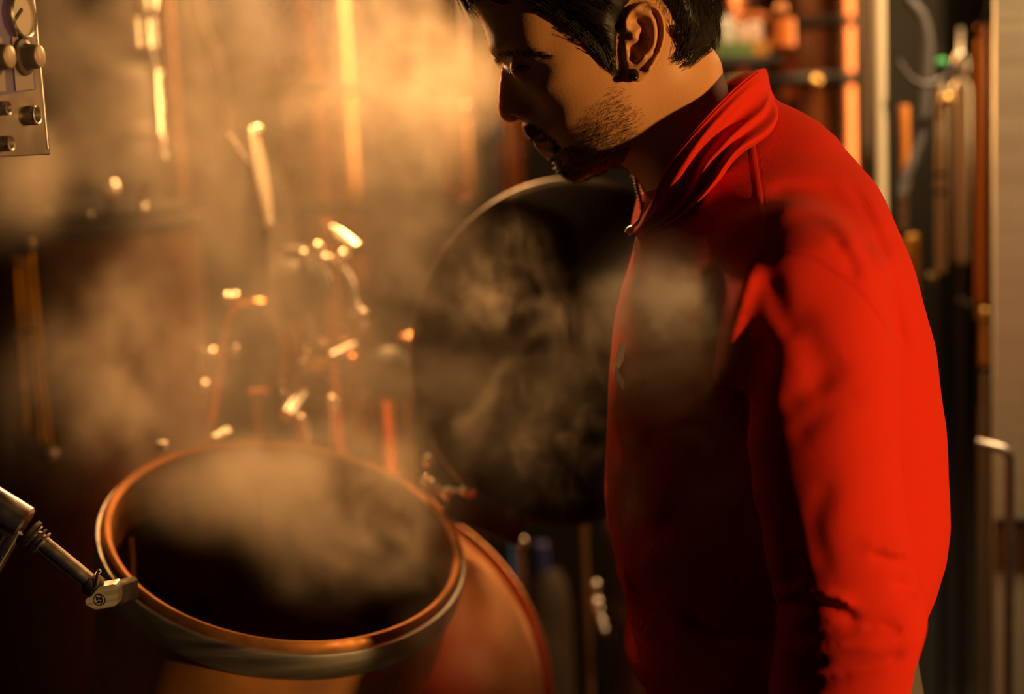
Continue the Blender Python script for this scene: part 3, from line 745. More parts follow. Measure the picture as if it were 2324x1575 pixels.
# ================================================================== the still room
dome_m = mat('dome_copper', (.86, .47, .24), 1, .45, noise=14, roughnoise=(.38, .58), colnoise=(.66, .30, .13))
copper = mat('copper', (.86, .42, .20), 1, .3, noise=18, roughnoise=(.16, .32), colnoise=(.74, .34, .15))
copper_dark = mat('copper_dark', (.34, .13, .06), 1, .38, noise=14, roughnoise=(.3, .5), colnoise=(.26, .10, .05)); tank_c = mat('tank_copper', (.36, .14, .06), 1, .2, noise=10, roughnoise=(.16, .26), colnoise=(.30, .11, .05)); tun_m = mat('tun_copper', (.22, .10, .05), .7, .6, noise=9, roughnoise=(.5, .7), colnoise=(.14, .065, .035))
copper_old = mat('copper_worn', (.88, .38, .09), .55, .42, noise=26, roughnoise=(.4, .6), colnoise=(.42, .19, .09), bump=(.15, .002))
steel = mat('steel', (.62, .58, .54), 1, .24, noise=60, roughnoise=(.18, .32))
steel_b = mat('steel_brushed', (.55, .52, .48), 1, .4, noise=200, stretch=(.04, .04, 1), roughnoise=(.34, .5))
chrome = mat('chrome', (.90, .86, .80), 1, .24)
dark_steel = mat('dark_steel', (.05, .045, .045), 1, .5, noise=30, roughnoise=(.45, .65))
iron = mat('black_iron', (.012, .012, .014), 0, .6, noise=40, bump=(.2, .001))
brass = mat('brass', (.80, .52, .16), 1, .28)
rubber = mat('grey_rubber', (.07, .065, .07), 0, .6)
glass_amber = mat('amber_glass', (.85, .42, .05), 0, .2, Transmission_Weight=.35, IOR=1.45)
yellow = mat('yellow_tube', (.95, .60, .04), 0, .35)
_n = yellow.node_tree; _t = _n.nodes.new('ShaderNodeBsdfTranslucent'); _t.inputs[0].default_value = (1, .68, .05, 1); _m = _n.nodes.new('ShaderNodeMixShader'); _m.inputs[0].default_value = .6
_n.links.new(_n.nodes['Principled BSDF'].outputs[0], _m.inputs[1]); _n.links.new(_t.outputs[0], _m.inputs[2]); _n.links.new(_m.outputs[0], _n.nodes['Material Output'].inputs[0])
white_p = mat('white_plastic', (.62, .60, .52), 0, .4)
green_p = mat('green_card', (.10, .16, .05), 0, .6); ochre = mat('ochre_card', (.45, .20, .03), 0, .6); jugm = mat('ochre_clay', (.028, .013, .004), 0, .7)
pink_p = mat('pale_ceramic', (.62, .42, .32), 0, .4); orange_p = mat('orange_tin', (.60, .16, .03), .0, .35)
blue_p = mat('blue_cap', (.06, .20, .55), 0, .35); green_led = mat('green_cap', (.01, .35, .10), 0, .3)
wallm = mat('dark_wall', (.012, .010, .009), 0, .85, noise=6, bump=(.3, .01), colnoise=(.007, .006, .006))
copper_mt = mat('copper_matte', (.80, .30, .06), .6, .5, noise=20, roughnoise=(.42, .6))
floorm = mat('dark_floor', (.035, .030, .027), 0, .5, noise=5, colnoise=(.02, .017, .015))

def struct(name, c, size, m):
    o = MB().box(c, size).build(name, m, smooth=False); o['kind'] = 'structure'; o['label'] = 'bare dark ' + name.split('_')[0] + ' of the still room'; o['category'] = name.split('_')[0]; return o
struct('floor', (0, 1.2, -.05), (5.2, 5.6, .1), floorm)
struct('ceiling', (0, 1.2, 3.05), (5.2, 5.6, .1), wallm)
struct('wall_back', (0, 3.75, 1.5), (5.2, .1, 3.0), wallm)
struct('wall_left', (-1.55, 1.7, 1.5), (.1, 4.0, 3.0), wallm)
struct('wall_right_baffle', (1.35, 2.125, 1.5), (.1, 3.15, 3.0), wallm)  # unseen wall, its near end set to keep the key beam off the lid
struct('wall_right_baffle', (1.35, -.92, 1.5), (.1, 1.36, 3.0), wallm)  # second unseen piece; the gap between them is added to shape the key beam

def vert(u, v0, v1, Y):
    a = at(u, v0, Y); b = at(u, v1, Y); m_ = at(u, (v0 + v1) / 2, Y); return Vector((m_.x, Y, a.z)), Vector((m_.x, Y, b.z))
def P3(L, Y): return [at(u, v, Y) for u, v in L]
def SP(L, Y, n=6): return [at(u, v, Y) for u, v in smooth_path(L, n)]
def base_of(a): return Vector((a.x, a.y, 0))

# ---- the copper kettle with its manhole collar and open lid
Yk = 1.36
C = at(651, 1207, Yk); view = (C - CAM).normalized(); c_ = -view
r_ = (RGT - c_ * RGT.dot(c_)).normalized(); u_ = c_.cross(r_) * 1.0
if u_.dot(UPV) < 0: u_ = -u_
ph = math.radians(8.0)
N = (c_ * .552 + (r_ * math.sin(ph) + u_ * math.cos(ph)) * .834).normalized()
RK = .1775
S = at(763, 1604, 1.52); RS = .2335
kettle = thing('copper_kettle', Vector((S.x, S.y, 0)), 'large copper kettle with a round open steel-banded mouth steaming beside the man', 'kettle')
mb = MB()
prof = [(RS * math.cos(math.radians(a)), S.z + RS * math.sin(math.radians(a))) for a in range(88, -1, -2)]
prof += [(RS, S.z - .25), (RS * .97, S.z - .32), (RS * .8, S.z - .40), (RS * .5, S.z - .44), (.001, S.z - .45)]
mb.lathe(prof, (S.x, S.y, 0), (0, 0, 1), 180)
dome = mb.build('dome', dome_m, kettle)
# cut the mouth out of the dome
import bmesh
bm = bmesh.new(); bm.from_mesh(dome.data)
kill = [v for v in bm.verts if (lambda d: (d - N * d.dot(N)).length < RK - .009 and d.dot(N) > -.2)(v.co - C)]
bmesh.ops.delete(bm, geom=kill, context='VERTS'); bm.to_mesh(dome.data); bm.free()
mb = MB(); mb.lathe([(RK - .012, -.060), (RK - .012, -.012), (RK - .010, -.002), (RK - .005, .0015), (RK - .001, -.002), (RK, -.008)], C, N, 128)
mb.build('copper_mouth_rim', mat('rim_copper', (.38, .16, .05), .8, .5, noise=60, roughnoise=(.4, .62), colnoise=(.24, .10, .035), bump=(.3, .001)), kettle)
mb = MB(); mb.lathe([(RK - .001, -.0065), (RK + .0025, -.0075), (RK + .0035, -.010), (RK + .0035, -.033), (RK + .002, -.036), (RK - .001, -.036)], C, N, 128)
mb.build('steel_band', steel_b, kettle)
mb = MB(); mb.lathe([(RK - .001, -.034), (RK - .003, -.05), (RK - .004, -.10), (RK - .004, -.20)], C, N, 128)
mb.build('copper_neck', copper_old, kettle)
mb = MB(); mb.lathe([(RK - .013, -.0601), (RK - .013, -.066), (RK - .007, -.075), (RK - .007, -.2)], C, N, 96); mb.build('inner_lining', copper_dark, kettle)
# seam ring over the shoulder
sv = (CAM - S).normalized()
ring = [S + (Vector((math.cos(a), 0, math.sin(a))) - sv * Vector((math.cos(a), 0, math.sin(a))).dot(sv)).normalized() * (RS + .009) for a in [math.radians(d) for d in range(-60, 241, 4)]]
MB().tube(ring, .0065, 12).build('shoulder_seam', copper, kettle)
mb = MB()
for a in (40, 150, 265):
    x, y = S.x + RS * .72 * math.cos(math.radians(a)), S.y + RS * .72 * math.sin(math.radians(a))
    mb = MB(); mb.cyl((x, y, 0), (x, y, S.z - .36), .022, 20); mb.cyl((x, y, 0), (x, y, .012), .04, 20); mb.build('leg', iron, kettle)
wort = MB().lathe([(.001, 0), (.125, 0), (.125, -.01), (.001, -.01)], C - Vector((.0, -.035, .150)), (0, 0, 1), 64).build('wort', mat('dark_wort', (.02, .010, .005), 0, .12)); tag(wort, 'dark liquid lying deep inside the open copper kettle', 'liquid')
Yr = 1.40
rod = MB().tube([at(297, 1222, Yr), at(303, 1320, Yr), at(306, 1400, Yr)], .0024, 10).build('dip_rod', mat('wood_rod', (.45, .22, .08), 0, .6)); tag(rod, 'thin pale rod standing inside the mouth of the copper kettle', 'rod')

# lid: dark dished disc standing open behind the mouth
Yl = 1.585; LC = at(1302, 800, Yl)
ln = (Vector((.40, -.90, .06))).normalized(); RL = .1925
lid = thing('kettle_lid', at(1060, 1130, Yl - .03), 'round dark dished lid standing open on its hinge between the kettle and the man', 'lid')
MB().lathe([(.001, -.052), (RL * .35, -.047), (RL * .7, -.028), (RL * .94, -.004), (RL, 0), (RL, .007), (RL * .94, .006), (RL * .7, -.018), (RL * .35, -.038), (.001, -.043)], LC, ln, 96).build('dish', mat('lid_black', (.005, .005, .005), 0, .7, Specular_IOR_Level=.1, noise=30, roughnoise=(.45, .6)), lid)
MB().lathe([(RL - .0005, -.001), (RL + .003, .0), (RL + .004, .004), (RL + .003, .008), (RL - .003, .0085), (RL - .003, .0065)], LC, ln, 96).build('rim_ring', dark_steel, lid)
hinge = bpy.data.objects.new('hinge', None); COL.objects.link(hinge); hinge.parent = lid; hinge.matrix_parent_inverse = parent_inv(lid); hinge['label'] = 'bolted bright steel hinge'
def bar(a, b, w, t, up=Vector((0, -.5, 1))):
    a = Vector(a); b = Vector(b); x = (b - a).normalized(); y = up.cross(x).normalized(); z = x.cross(y)
    M = Matrix((x, y, z)).transposed(); return MB().box((a + b) / 2, ((b - a).length, w, t), M, min(w, t) * .25)
bar(at(1010, 1140, Yl - .08), at(1185, 1205, Yl - .05), .034, .012, Vector((0, -1, .4))).build('hinge_arm', dark_steel, hinge)
bar(at(962, 1102, Yl - .09), at(1006, 1158, Yl - .09), .005, .006).build('link_bar', steel, hinge)
bar(at(972, 1092, Yl - .09), at(1002, 1118, Yl - .09), .010, .007).build('link_plate', chrome, hinge)
bar(at(1046, 1108, Yl - .085), at(1080, 1120, Yl - .085), .014, .012).build('knuckle', chrome, hinge)
for u, v, rr in ((1017, 1120, .007), (973, 1045, .0065), (968, 1088, .005)): MB().sphere(at(u, v, Yl - .09), rr, 16).build('bolt', chrome, hinge)
MB().tube(P3([(973, 1045), (970, 1090)], Yl - .09), .0022, 10).build('stay_rod', steel, hinge)

# gas strut and clamp at the near side of the kettle
Ys = 1.115
st = thing('lid_strut', at(130, 1280, Ys), 'short shiny steel strut with a tee fitting and clamp at the kettle mouth', 'strut')
mb = MB(); mb.cyl(at(-40, 1132, Ys), at(57, 1192, Ys), .0155, 32, bev=.002); mb.build('tee_fitting', steel, st)
mb = MB(); mb.cyl(at(36, 1204, Ys - .004), at(-60, 1365, Ys - .01), .0066, 24); bt = mb.build('branch_tube', steel, st)
mb = MB(); mb.sphere(at(3, 1266, Ys - .0135), .0011, 10); mb.build('set_screw', iron, bt)
mb = MB()
ax0, ax1 = at(57, 1192, Ys), at(84, 1232, Ys)
axd = (at(200, 1318, Ys) - at(62, 1206, Ys)).normalized()
for k, (rr, tt) in enumerate(((.0125, .004), (.0108, .0022), (.0112, .0022), (.0108, .0022))):
    p = at(62, 1206, Ys) + axd * (.001 + .0042 * k); m2 = MB(); m2.cyl(p, p + axd * tt, rr, 28, bev=.0008); m2.build('collar_ring', steel if k % 2 else dark_steel, st)
MB().cyl(at(74, 1216, Ys), at(204, 1322, Ys), .0072, 28, bev=.001).build('rod_tube', steel, st)
mb = MB(); mb.cyl(at(200, 1318, Ys), at(222, 1336, Ys), .0094, 24, bev=.001); mb.build('end_socket', dark_steel, st)
MB().tube(SP([(207, 1345), (218, 1325), (222, 1300), (228, 1294)], Ys - .008), .0016, 8).build('hook', steel, st)
# clamp: rounded plate with a round stamped emblem
mb = MB(); outl = smooth_path([(196, 1357), (206, 1352), (209, 1341), (222, 1331), (245, 1327), (264, 1325), (268, 1345), (266, 1372), (244, 1380), (216, 1384), (203, 1378), (194, 1374), (192, 1365), (196, 1357)], 4)[:-1]
nf = len(outl); fv = [at(u, v, Ys - .006 + (u - 190) * .0001) for u, v in outl]; bv_ = [p + Vector((0, .012, 0)) for p in fv]
cen2 = np.mean(outl, 0); ins = [at(*(cen2 + (np.array(q_) - cen2) * .94), Ys - .0075 + (q_[0] - 190) * .0001) for q_ in outl]
mb.add(ins + fv + bv_, [tuple(range(nf))] + [(i, (i + 1) % nf, nf + (i + 1) % nf, nf + i) for i in range(nf)] + [(nf + i, nf + (i + 1) % nf, 2 * nf + (i + 1) % nf, 2 * nf + i) for i in range(nf)] + [tuple(range(3 * nf - 1, 2 * nf - 1, -1))])
cl = mb.build('clamp_plate', steel_b, st, sharp=25)
mb = MB(); ec = at(226, 1361, Ys - .0082 + .0036); mb.tube([ec + Vector((math.cos(a) * .0046, 0, math.sin(a) * .0046)) + Vector((0, -.0004, 0)) for a in np.linspace(0, 2 * PI, 24, endpoint=False)], .00045, 6, closed=True)
for k in range(3): a = k * 2.1; mb.tube([ec + Vector((math.cos(a) * .003, -.0004, math.sin(a) * .003)), ec + Vector((math.cos(a + 1.2) * .0012, -.0004, math.sin(a + 1.2) * .0018))], .0006, 6)
mb.build('stamped_emblem', dark_steel, cl)
bar(at(262, 1350, Ys + .02), at(300, 1335, Yk - .165), .012, .02).build('clamp_arm', dark_steel, st)

# ---- control box, upper left
Yc = 1.165; pn = Vector((.983, -.184, 0)).normalized(); pt = Vector((.184, .983, 0)).normalized(); O = at(107, 346, Yc)
def onp(u, v, lift=0):
    d = FWD + RGT * ((u - W / 2) / F) - UPV * ((v - H / 2) / F); o = O + pn * lift
    return CAM + d * ((o - CAM).dot(pn) / d.dot(pn))
PM = Matrix((pt, Vector((0, 0, 1)), pn)).transposed()       # columns: along, up, out
box = thing('control_box', O - pt * .12, 'steel control box with a blue panel of knobs and a gauge at upper left', 'control box')
BW, BH = .26, .40
MB().cyl(O - pt * .13 - pn * .06 + Vector((0, 0, BH - .01)), Vector((O.x, O.y, 2.995)) - pt * .13 - pn * .06, .02, 20).build('ceiling_mount', dark_steel, box)
MB().box(O - pt * (BW / 2) + Vector((0, 0, BH / 2)) - pn * .06, (BW, BH, .117), PM, .003).build('housing', steel_b, box)
MB().box(O - pt * (BW / 2) + Vector((0, 0, BH / 2)) + pn * .0006, (BW + .004, BH + .004, .0025), PM, .0008).build('face_plate', mat('panel_steel', (.15, .12, .09), 1, .38, noise=40, roughnoise=(.3, .5)), box)
def plate(pxs, lift, thick, name, m, parent):
    f_ = [onp(u, v, lift + thick) for u, v in pxs]; b_ = [onp(u, v, lift) for u, v in pxs]; n = len(pxs)
    return MB().add(f_ + b_, [tuple(range(n))] + [(i, (i + 1) % n, n + (i + 1) % n, n + i) for i in range(n)]).build(name, m, parent, smooth=False)
blue = mat('blue_panel', (.06, .035, .12), 0, .45); ivory = mat('legend_plate', (.22, .17, .16), .0, .5, noise=300, bump=(.3, .0004))
bp = plate([(-120, -120), (52, -120), (82, 204), (-120, 236)], .0019, .0012, 'blue_panel', blue, box)
plate([(27, 84), (68, 82), (78, 202), (36, 206)], .0032, .0008, 'legend_plate', ivory, box); plate([(-40, 86), (4, 84), (14, 207), (-30, 211)], .0032, .0008, 'legend_plate', ivory, box)
def knob(u, v, r0, r1, L, name):
    p = onp(u, v, .0032); k = MB(); k.lathe([(r0 * .98, 0), (r0, .0015), (r0 * .96, .004), (r1 * 1.05, .005), (r1, .007), (r1 * .96, L * .7), (r1 * .9, L - .0015), (r1 * .82, L), (.0001, L)], p, pn, 40); ko = k.build(name, mat('knob_body', (.06, .045, .035), 0, .4), box)
    k = MB(); k.lathe([(r1 * .84, L - .0008), (r1 * .84, L + .0007), (r1 * .78, L + .0012), (.0001, L + .0012)], p, pn, 32); k.build('knob_cap', mat('knob_cap', (.36, .27, .19), .3, .4), ko)
knob(48, 130, .0145, .0100, .0155, 'knob'); knob(-22, 131, .0145, .0100, .0155, 'knob')
p = onp(42, 34, .003); k = MB(); k.lathe([(.0188, 0), (.0188, .0045), (.0175, .006), (.016, .0055), (.0158, .003)], p, pn, 48); gz_ = k.build('gauge_bezel', steel, box)
MB().lathe([(.0001, .0032), (.016, .0032)], p, pn, 40).build('gauge_face', mat('gauge_face', (.45, .36, .28), 0, .5), gz_)
q0 = onp(40, 37, .0068); bar(q0 + PM @ Vector((-.006, -.004, 0)), q0 + PM @ Vector((.008, .006, 0)), .0028, .0012, pn).build('gauge_pointer', iron, gz_)
for u, v, rr in ((66, 262, .0078), (0, 246, .0055), (6, 326, .006)):
    k = MB(); k.lathe([(rr, 0), (rr, .006), (rr * .9, .0075), (rr * .72, .0072), (rr * .7, .004), (.0001, .004)], onp(u, v, .0018), pn, 32); k.build('push_button', steel, box)
bar(O - pt * .002 + Vector((0, 0, .002)), O - pt * .002 + Vector((0, 0, BH)), .004, .005, pn).build('edge_trim', chrome, box)

# ---- background vessels
def tank(name, label, cat, u, v_top, rpx, Y, m, bands=(), dome=.25, floor_z=0.0, group=None, parts=()):
    p = at(u, v_top, Y); r = rpx * mmpx(Y); t = thing(name, Vector((p.x, Y, 0)), label, cat, group)
    pr_ = [(r * .98, .02), (r, .05), (r, p.z - .004), (r * .985, p.z)]
    if dome: pr_ += [(r * math.cos(math.radians(a)) * .985, p.z + r * dome * math.sin(math.radians(a))) for a in range(10, 90, 10)] + [(.001, p.z + r * dome)]
    MB().lathe([(.001, .02)] + pr_, (p.x, Y, 0), (0, 0, 1), 80).build('shell', m, t)
    for v, w in bands:
        z = at(u, v, Y).z; b = MB(); b.lathe([(r - .001, -w), (r + .006, -w), (r + .009, -w * .6), (r + .009, w * .6), (r + .006, w), (r - .001, w)], (p.x, Y, z), (0, 0, 1), 80); b.build('band', dark_steel, t)
    return t, p, r
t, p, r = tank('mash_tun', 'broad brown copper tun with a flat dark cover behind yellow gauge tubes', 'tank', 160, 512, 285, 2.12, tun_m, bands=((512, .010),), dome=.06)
MB().lathe([(.001, .0), (r * .92, .0), (r * .93, .012), (r * .6, .03), (.001, .035)], (p.x, p.y, p.z + r * .06), (0, 0, 1), 64).build('cover', iron, t)
for u, v, rr in ((105, 490, .006), (205, 490, .005), (325, 470, .006), (318, 455, .004)): MB().sphere(at(u, v, 2.12 - r * .86), rr, 14).build('cover_bolt', chrome, t)
MB().lathe([(.0001, .012), (.012, .0105), (.0165, .005), (.0175, 0), (.0165, -.005), (.012, -.0105), (.0001, -.012)], at(246, 432, 1.96), Vector((.25, .55, .62)), 32).build('glint_knob', chrome, t)  # chrome knob added to catch a lamp as a bright disc
MB().cyl(at(246, 432, 1.965), Vector((at(246, 432, 1.965).x, 1.965, p.z)), .006, 12).build('knob_stem', dark_steel, t)
a, b = vert(235, 180, 480, 2.75)
t = thing('dark_barrel', base_of(a), 'dark upright drum standing behind the broad brown tun', 'barrel'); rb = 130 * mmpx(2.75)
MB().lathe([(.001, .0), (rb, .0), (rb, a.z), (rb * .9, a.z + .02), (rb * .5, a.z + .035), (.001, a.z + .04)], base_of(a), (0, 0, 1), 64).build('drum', iron, t)
for zz in (a.z - .1, a.z - .3): MB().lathe([(rb, -.012), (rb + .008, 0), (rb, .012)], (a.x, a.y, zz), (0, 0, 1), 64).build('hoop', dark_steel, t)

# level gauge with yellow tubes
Yg = 1.80; t = thing('level_gauge', at(95, 1035, Yg), 'three thin yellow sight tubes in front of the broad brown tun', 'gauge')
for (u0, v0, u1, v1) in ((38, 590, 62, 975), (55, 594, 96, 1005), (70, 552, 114, 1012)):
    tt_ = MB().tube([at(u0, v0, Yg), at(u1, v1, Yg)], .0023, 12).build('sight_tube', yellow, t)
    MB().cyl(at(u0 - 1, v0 - 10, Yg), at(u0 + 1, v0 + 10, Yg), .0042, 14).build('tube_nut', brass, tt_)
bar(at(40, 1000, Yg), at(128, 1032, Yg), .016, .014).build('lower_manifold', dark_steel, t); MB().sphere(at(118, 1030, Yg - .01), .008, 14).build('drain_cock', steel_b, t)
bar(at(30, 572, Yg), at(80, 560, Yg), .012, .010).build('upper_manifold', dark_steel, t)
MB().sphere(at(38, 760, Yg), .0045, 12).build('bracket_screw', steel, t); bar(at(36, 760, Yg), at(75, 748, Yg), .006, .005).build('bracket', dark_steel, t)
for v in (575, 1005): MB().tube([at(60, v, Yg), at(60, v, 1.928)], .005, 10).build('stub_pipe', dark_steel, t)

# hanging pipe with steel fittings
Yf = 1.85; t = thing('sample_pipe', at(366, 365, Yf), 'bright steel pipe with ringed fittings hanging before the brown tun', 'pipe')
a, b = vert(328, -60, 115, Yf); a.z = 2.995; MB().cyl(a, b, .0145, 28, bev=.003).build('elbow_body', steel, t)
MB().tube(SP([(352, -60), (352, 5), (347, 30), (336, 36)], Yf - .012), .005, 14).build('side_elbow', chrome, t)
MB().cyl(at(308, 40, Yf - .012), at(314, 108, Yf - .012), .0052, 16).build('left_sleeve', chrome, t)
MB().tube([at(345, 115, Yf), at(355, 168, Yf)], .0032, 12).build('thin_neck', steel, t)
MB().tube([at(354, 165, Yf), at(366, 360, Yf)], .0062, 20).build('lower_tube', chrome, t)
for u, v, rr in ((354, 166, .009), (354, 178, .0075), (358, 234, .0078), (358.5, 246, .0078), (363, 320, .0078), (366, 356, .0085)):
    q0 = at(u, v, Yf); MB().cyl(q0 + Vector((0, 0, .0028)), q0 - Vector((0, 0, .0028)), rr, 20).build('fitting_ring', chrome, t)
MB().tube(SP([(322, 470), (325, 440), (340, 408)], Yf), .0035, 10).build('tap_spout', steel, t); MB().sphere(at(323, 474, Yf), .006, 14).build('tap_end', chrome, t)
# slim copper post and grey bend
a, b = vert(392, -80, 520, 2.3); o = MB(); o.cyl((a.x, a.y, 0), a + Vector((0, 0, .2)), .0115, 20); tag(o.build('copper_post', copper, None), 'slim tall copper post just beyond the hanging ringed steel pipe', 'post')
o = MB().tube([Vector((at(438, -60, 2.4).x, 2.4, 2.995))] + SP([(440, -40), (462, 60), (492, 130), (508, 210), (512, 300), (514, 360)], 2.4), .006, 12).build('bent_conduit', mat('conduit', (.42, .32, .24), .6, .4)); tag(o, 'thin bent grey conduit curving down beside the slim copper post', 'pipe')

# tall copper columns of the still
def column(name, label, u, v0, v1, rpx, Y, m, rings=(), extra=None):
    a, b = vert(u, v0, v1, Y); r = rpx * mmpx(Y); t = thing(name, Vector((a.x, Y, b.z)), label, 'column', 'copper columns of the still')
    MB().cyl(b, a, r, 48, bev=.004).build('tube', m, t)
    for v, w, k in rings:
        z = at(u, v, Y).z; MB().lathe([(r - .001, -w), (r + k * .8, -w), (r + k, -w * .7), (r + k, w * .7), (r + k * .8, w), (r - .001, w)], (a.x, Y, z), (0, 0, 1), 48).build('flange', dark_steel, t)
    return t, r, Vector((a.x, Y, 0))
column('still_column', 'thick copper still column with a dark flange, seen through the steam', 742, -120, 1000, 98, 2.75, copper, rings=((208, .008, .016), (470, .010, .012), (-60, .008, .016)))
column('still_column', 'slim copper column with a pale glass top standing nearest the face', 1037, 190, 470, 36, 2.65, copper, rings=((455, .008, .008), (205, .006, .008)))
column('still_column', 'short copper column directly behind the nose of the man', 1158, 90, 470, 33, 2.5, copper, rings=((205, .007, .010),))
t = thing('sight_glass', at(1030, 190, 2.65), 'tall polished sight tube on top of the slim copper column', 'sight tube')
for u, v0, v1, rr in ((1010, -80, 52, 9), (1044, -80, 186, 13)):
    a, b = vert(u, v0, v1, 2.65); MB().cyl(b, a, rr * mmpx(2.65), 24, bev=.002).build('polished_tube', chrome, t)
MB().sphere(at(1060, 250, 2.55), .012, 18).build('clamp_nut', chrome, t); MB().sphere(at(1072, 262, 2.55), .009, 18).build('clamp_nut', chrome, t)
MB().tube([at(1044, 180, 2.65), at(1060, 250, 2.57)], .008, 12).build('drain_elbow', copper, t)
a, b = at(590, 477, 2.6), at(1125, 477, 2.6); b.z = a.z - .0
t = thing('pipe_shelf', (a + b) / 2, 'long horizontal copper bar crossing behind the steam at shoulder height', 'bar')
MB().cyl(a, Vector((b.x, b.y, a.z)), .0085, 18).build('rail', copper, t); MB().sphere(at(1050, 457, 2.57), .0125, 20).build('finial', chrome, t)
for u in (640, 1100): q0 = at(u, 477, 2.6); MB().cyl((q0.x, 2.6, 0), (q0.x, 2.6, a.z), .008, 14).build('leg', dark_steel, t)
o = MB(); q0 = at(1118, 298, 2.3); o.cyl((q0.x, 2.3, 0), q0 - Vector((0, 0, .012)), .004, 12); o.lathe([(.001, .014), (.008, .013), (.011, .006), (.011, -.010), (.007, -.016), (.001, -.017)], q0, (0, 0, 1), 20); o = o.build('blue_valve_cap', blue_p); tag(o, 'small bright blue valve cap just before the nose of the man', 'cap')

# round steel hatch seen edge-on
Yh = 1.72; t = thing('round_hatch', at(592, 520, Yh), 'round polished steel hatch cover seen almost edge-on in the steam', 'hatch'); hn_ = Vector((.993, .065, .09)).normalized(); hc_ = at(592, 404, Yh)
MB().lathe([(.001, .0035), (.055, .0035), (.061, .002), (.0625, 0), (.061, -.002), (.055, -.0035), (.001, -.0035)], hc_, hn_, 64).build('disc', mat('satin_disc', (.8, .74, .62), 1, .5), t)
MB().tube([hc_ - Vector((.003, 0, 0)), at(516, 305, Yh + .03)], .0038, 10).build('hinge_rod', steel, t)
for v in (296, 506): MB().sphere(at(584 + (v - 296) * .11, v, Yh - .004), .007, 14).build('wing_nut', chrome, t)
MB().cyl(at(600, 515, Yh), at(604, 640, Yh + .03), .004, 12).build('stand_rod', dark_steel, t)

# ---- valve assembly in the middle
Yv = 1.78
g = thing('round_flask', at(672, 730, Yv), 'dark round boiling flask with a chrome neck ring at the middle of the pipework', 'flask')
MB().sphere(at(672, 652, Yv), .0415, 40).build('bulb', iron, g)
MB().tube([at(672, 652, Yv) + Vector((math.cos(a) * .043, -.004, math.sin(a) * .043)) for a in np.linspace(-.2, 2.0, 26)], .0022, 10).build('chrome_band', chrome, g)
MB().cyl(at(672, 610, Yv), at(672, 560, Yv), .016, 24).build('neck', dark_steel, g); a, b = vert(672, 725, 1010, Yv); MB().cyl(b, a, .009, 16).build('stem', copper_dark, g)
for u, v, rr in ((721, 563, .0078), (689, 577, .006), (778, 580, .0072)): MB().sphere(at(u, v, Yv - .02), rr, 14).build('neck_bolt', chrome, g)
o = thing('swan_neck_pipe', at(480, 960, Yv), 'copper swan-neck pipe arching over low in the steam left of the flask', 'pipe')
MB().tube(SP([(478, 960), (500, 830), (512, 740), (528, 702), (560, 690), (594, 690), (620, 712), (636, 752), (643, 800), (640, 862)], Yv, 8), .0052, 16).build('pipe', copper, o)
for u, v, rr in ((516, 677, .0075), (532, 676, .0075), (640, 868, .006), (646, 896, .005)): MB().sphere(at(u, v, Yv - .006), rr, 14).build('pipe_nut', chrome, o)
o = thing('chrome_elbow_pipe', at(823, 745, Yv), 'polished elbow pipe bending down on the far side of the flask', 'pipe')
MB().tube(SP([(718, 585), (743, 588), (769, 604), (792, 634), (804, 686), (816, 716), (822, 750)], Yv - .02, 8), .0052, 16).build('pipe', chrome, o)
for u, v in ((800, 714), (824, 712), (822, 740)): MB().sphere(at(u, v, Yv - .026), .0062, 14).build('union_nut', steel, o)
o = thing('lever_handle', at(811, 564, Yv), 'steel lever handle slanting above the polished elbow pipe', 'handle')
MB().tube([at(750, 518, Yv - .015), at(770, 532, Yv - .028), at(811, 564, Yv - .054)], [.004, .0072, .0075], 16).build('grip', chrome, o); MB().cyl(at(752, 520, Yv - .03), at(745, 545, Yv), .004, 12).build('spindle', steel, o)
o = thing('copper_riser', at(757, 780, Yv + .05), 'fat copper riser pipe between the flask and the elbow pipe', 'pipe')
a, b = vert(755, 500, 1000, Yv + .05); b.z = 0; MB().cyl(b, a, .0125, 24).build('pipe', copper, o); MB().cyl(at(755, 770, Yv + .05), at(755, 790, Yv + .05), .018, 24).build('union', copper_dark, o)
o = thing('bright_tap', at(690, 990, Yv - .06), 'glaring chrome tap lever at the foot of the pipework above the kettle', 'tap'); Yt = Yv - .1
MB().tube([at(649, 944, Yt - .02), at(662, 926, Yt), at(686, 894, Yt + .032)], [.0090, .0105, .0080], 18).build('tap_lever', chrome, o)
for u, v, rr in ((683, 955, .008), (690, 973, .008), (695, 992, .0078)): MB().sphere(at(u, v, Yt), rr, 14).build('tap_body', steel, o)
MB().cyl(at(676, 940, Yt + .005), at(698, 1010, Yt + .005), .005, 14).build('tap_stem', steel, o)
o = thing('handwheel_valve', at(722, 830, Yv), 'brass valve with a pale lever between flask and domed boiler', 'valve')
MB().cyl(at(690, 818, Yv - .03), at(736, 832, Yv - .03), .011, 20).build('valve_body', brass, o); MB().tube([at(750, 811, Yv - .04), at(778, 800, Yv - .025), at(804, 788, Yv - .01)], [.006, .0072, .007], 14).build('lever', chrome, o); MB().sphere(at(800, 816, Yv - .03), .0072, 14).build('knob', copper, o)
MB().cyl(at(736, 830, Yv - .03), at(752, 812, Yv - .03), .004, 10).build('valve_stem', steel, o)
for u, v, rr in ((692, 790, .005), (733, 782, .0055), (686, 826, .006), (693, 842, .006)): MB().sphere(at(u, v, Yv - .04), rr, 12).build('valve_nut', steel, o)
MB().tube(P3([(703, 712), (707, 764), (708, 815)], Yv - .05), .0048, 12).build('bypass_tube', steel, o)
o = thing('needle_valve', at(463, 880, Yv), 'small bright needle valve on a thin rod left of the swan-neck pipe', 'valve')
